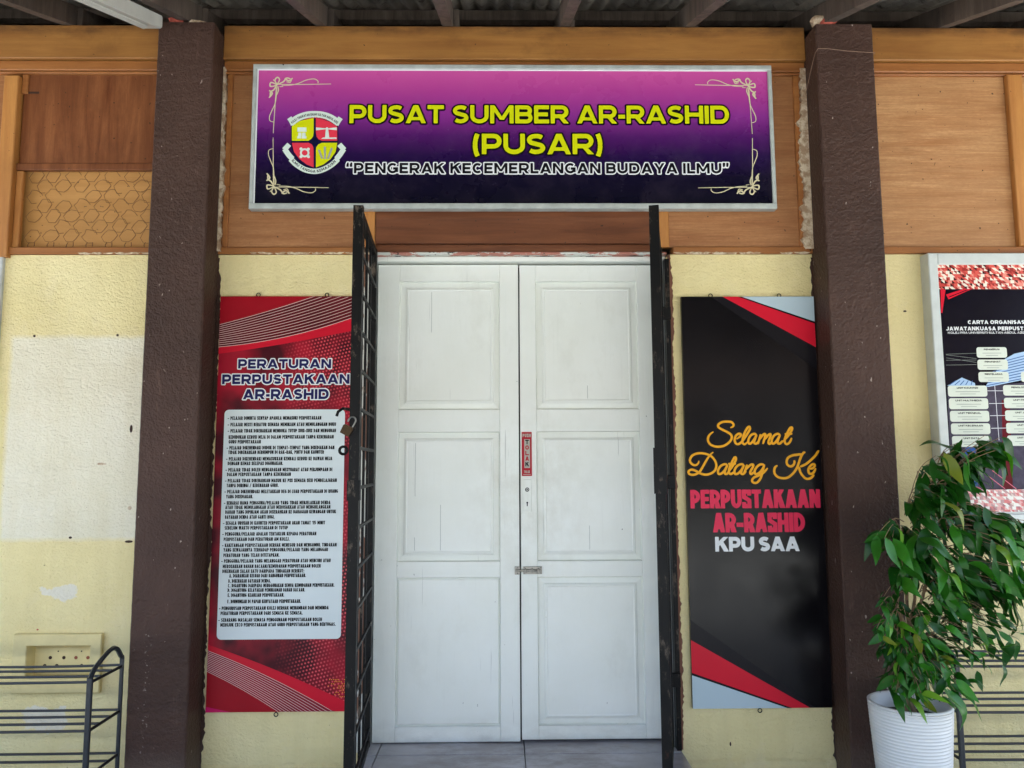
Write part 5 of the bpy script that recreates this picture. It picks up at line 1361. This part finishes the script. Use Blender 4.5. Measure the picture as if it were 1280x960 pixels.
def leaf_mesh(L_, W_, droop, fold, seed):
    n = 7; V = []; F = []
    rr_ = random.Random(seed); tw = rr_.uniform(-.25, .25)
    for i in range(n + 1):
        t = i / n
        wd = W_ * (math.sin(math.pi * min(1, t ** .82)) ** .85) * (1 - .35 * t) if 0 < t < 1 else 0
        y = L_ * t * (1 - .06 * t); z = -droop * L_ * t * t + .012 * math.sin(t * 5 + seed)
        a = tw * t
        for s in (-1, 0, 1):
            dx = s * wd / 2; dz = abs(s) * wd / 2 * fold
            V.append((dx * math.cos(a) - dz * math.sin(a), y, z + dz * math.cos(a) + dx * math.sin(a)))
    for i in range(n):
        a = 3 * i; F += [(a, a + 1, a + 4, a + 3), (a + 1, a + 2, a + 5, a + 4)]
    me = bpy.data.meshes.new('leaf'); me.from_pydata(V, [], F); me.polygons.foreach_set('use_smooth', [True] * len(F)); me.update(); return me
LM = []
for i in range(7):
    me = leaf_mesh(.128 * (1 + .08 * (i - 3) / 3), .043 + .003 * (i % 3), .16 + .07 * (i % 4), .18 + .1 * (i % 2), i); me.materials.append(M['leafy'] if i == 6 else M['leaf']); LM.append(me)
stems = MB()
base = Vector((pcx, pcy, top - .05))
trunks = []
for i in range(4):
    a = i * 1.7; d = Vector((math.cos(a) * .02, math.sin(a) * .02, 0))
    tip = Vector((pcx + .05 + rnd.uniform(-.05, .09), pcy + rnd.uniform(-.03, .05), .98 + .1 * (i % 2)))
    pts = catmull([tuple(base + d), tuple(base + d * -1.5 + Vector((.0, .01, .22))), tuple((base + tip) / 2 + d * 2 + Vector((0, 0, .08))), tuple(tip)], 5)
    stems.tube(pts, .010, 6, r2=.004); trunks.append(pts)
def tgt(px, py, Y_): return at(px, py, Y_)
# leaf clusters: centre pixel, radius px, depth, number of sprays
CL = [(1128, 866, 12, -.52, 4), (1148, 874, 14, -.55, 4), (1250, 572, 12, -.44, 3), (1255, 660, 18, -.44, 4), (1272, 672, 14, -.44, 4), (1258, 755, 18, -.45, 5), (1275, 735, 12, -.44, 3), (1242, 815, 14, -.46, 4), (1190, 580, 22, -.42, 4), (1225, 578, 22, -.44, 4), (1168, 612, 20, -.42, 4), (1148, 645, 14, -.42, 3), (1205, 605, 20, -.42, 3), (1180, 640, 14, -.42, 1),
      (1205, 670, 24, -.42, 5), (1112, 690, 20, -.50, 4), (1150, 700, 28, -.48, 6), (1246, 680, 24, -.44, 5), (1268, 700, 18, -.44, 4),
      (1130, 720, 26, -.50, 5), (1185, 720, 32, -.50, 7), (1232, 730, 30, -.47, 7), (1264, 738, 18, -.44, 4), (1180, 755, 22, -.50, 4),
      (1104, 775, 20, -.52, 6), (1110, 810, 18, -.52, 6), (1160, 790, 18, -.54, 4), (1200, 780, 30, -.50, 8), (1245, 785, 20, -.45, 5), (1268, 790, 10, -.44, 2),
      (1135, 840, 22, -.54, 7), (1172, 832, 26, -.56, 8), (1215, 812, 20, -.48, 5), (1192, 868, 18, -.60, 7), (1160, 868, 20, -.58, 5), (1118, 855, 14, -.56, 3), (1150, 820, 20, -.52, 4)]
leaves = []
def add_leaf(p, d, k=None, s=1.0, roll=0.0):
    leaves.append((p, d, k, s, roll))
for (cx_, cy_, rp_, Y_, ns) in CL:
    for q in range(int(ns * 1.5 + .5)):
        a = rnd.uniform(0, 2 * math.pi); r_ = rp_ * math.sqrt(rnd.random()) * .95
        low = cy_ > 765; tip = tgt(cx_ + r_ * math.cos(a), cy_ + r_ * math.sin(a) - (6 if low else 16), Y_ + rnd.uniform(-.13, .13))
        # nearest stem point, a bit above the middle of the plant
        hz = min(1.05, max(.42, tip.z - rnd.uniform(-.02, .12))); tr = rnd.choice(trunks); s0 = min(tr, key=lambda v: abs(v[2] - hz)); s0 = Vector(s0)
        mid = (s0 + tip) / 2 + Vector((0, 0, .05 + rnd.uniform(0, .04)))
        pts = catmull([tuple(s0), tuple(mid), tuple(tip)], 5)
        stems.tube(pts[len(pts) // 3:], .0022, 4, r2=.0010)
        out = (tip - s0); out.z = 0
        if out.length < .02: out = Vector((rnd.uniform(-1, 1), rnd.uniform(-1, 0), 0))
        out.normalize()
        nl = rnd.choice((3, 3, 4))
        for j in range(nl):
            pp_ = Vector(pts[-1 - j * 2]) if j * 2 < len(pts) else tip
            sd2 = Vector((-out.y, out.x, 0)) * ((-1) ** j) * rnd.uniform(.2, .9)
            d = (out * rnd.uniform(.4, 1) + sd2 + Vector((rnd.uniform(-.3, .3), rnd.uniform(-.5, .1), -(rnd.uniform(-.2, 1.2) if low else rnd.uniform(.2, 1.6))))).normalized()
            add_leaf(pp_, d, None, rnd.uniform(.42, .8) if low else rnd.uniform(.75, 1.2), rnd.uniform(-.9, .9))
# a few leaves the eye picks out on the outline
for (px, py, dx, dy, Y_) in ((1195, 556, -46, -4, -.42), (1192, 572, 6, -28, -.44), (1222, 548, 46, 30, -.46), (1182, 574, -34, 14, -.44), (1158, 590, -14, 40, -.44), (1150, 632, -6, 30, -.42), (1110, 660, 16, 24, -.5), (1118, 684, -38, -2, -.52), (1224, 632, 2, 28, -.46), (1228, 665, -4, 40, -.46), (1205, 622, 12, 34, -.4), (1262, 690, 22, 30, -.44), (1262, 800, -4, 40, -.46), (1220, 838, 12, 30, -.46), (1108, 838, -10, 26, -.5), (1188, 860, 26, 56, -.62), (1252, 830, 6, 34, -.46), (1268, 800, 8, 30, -.44)):
    p = tgt(px, py, Y_); e = tgt(px + dx, py + dy, Y_ - .02); add_leaf(p, (e - p).normalized(), None, max(.7, (e - p).length / .128), rnd.uniform(-.6, .6))
leaves.sort(key=lambda q: q[0].y); keep = leaves[:300]
print('leaves', len(leaves))
def leaf_matrix(p, d, s, roll):
    y = d.normalized(); up = Vector((0, -.35, 1)); x = y.cross(up)
    if x.length < .05: x = Vector((1, 0, 0))
    x.normalize(); z = x.cross(y); m = Matrix((x, y, z)).transposed().to_4x4()
    return Matrix.Translation(p) @ m @ Matrix.Rotation(roll, 4, 'Y') @ Matrix.Diagonal((s, s, s, 1))
inv = Matrix.Translation(-Vector((pcx, pcy, FLOOR)))
for (p, d, k, s, roll) in keep:
    me = LM[6] if rnd.random() < .09 else LM[rnd.randrange(6)]
    o = bpy.data.objects.new('leaf', me); COL.objects.link(o); o.parent = pt; o.matrix_local = inv @ leaf_matrix(p, d, s, roll)
rest = MB(); rest.flat = True
for (p, d, k, s, roll) in leaves[300:]:
    me = LM[rnd.randrange(6)]; mx = leaf_matrix(p, d, s, roll)
    rest.add([mx @ v.co for v in me.vertices], [tuple(f.vertices) for f in me.polygons])
if rest.v: rest.build('foliage', 'leaf', pt, smooth=True, kind='stuff')
# bare twigs in the heart of the plant
for i in range(26):
    a = tgt(1128 + rnd.uniform(-8, 34), 745 + rnd.uniform(0, 70), -.50 + rnd.uniform(-.06, .04)); b = a + Vector((rnd.uniform(-.03, .03), rnd.uniform(-.02, .02), rnd.uniform(-.10, -.03)))
    stems.tube([tuple(a), tuple((a + b) / 2 + Vector((rnd.uniform(-.01, .01), 0, 0))), tuple(b)], .0016, 4)
stems.build('stems', 'stem', pt)
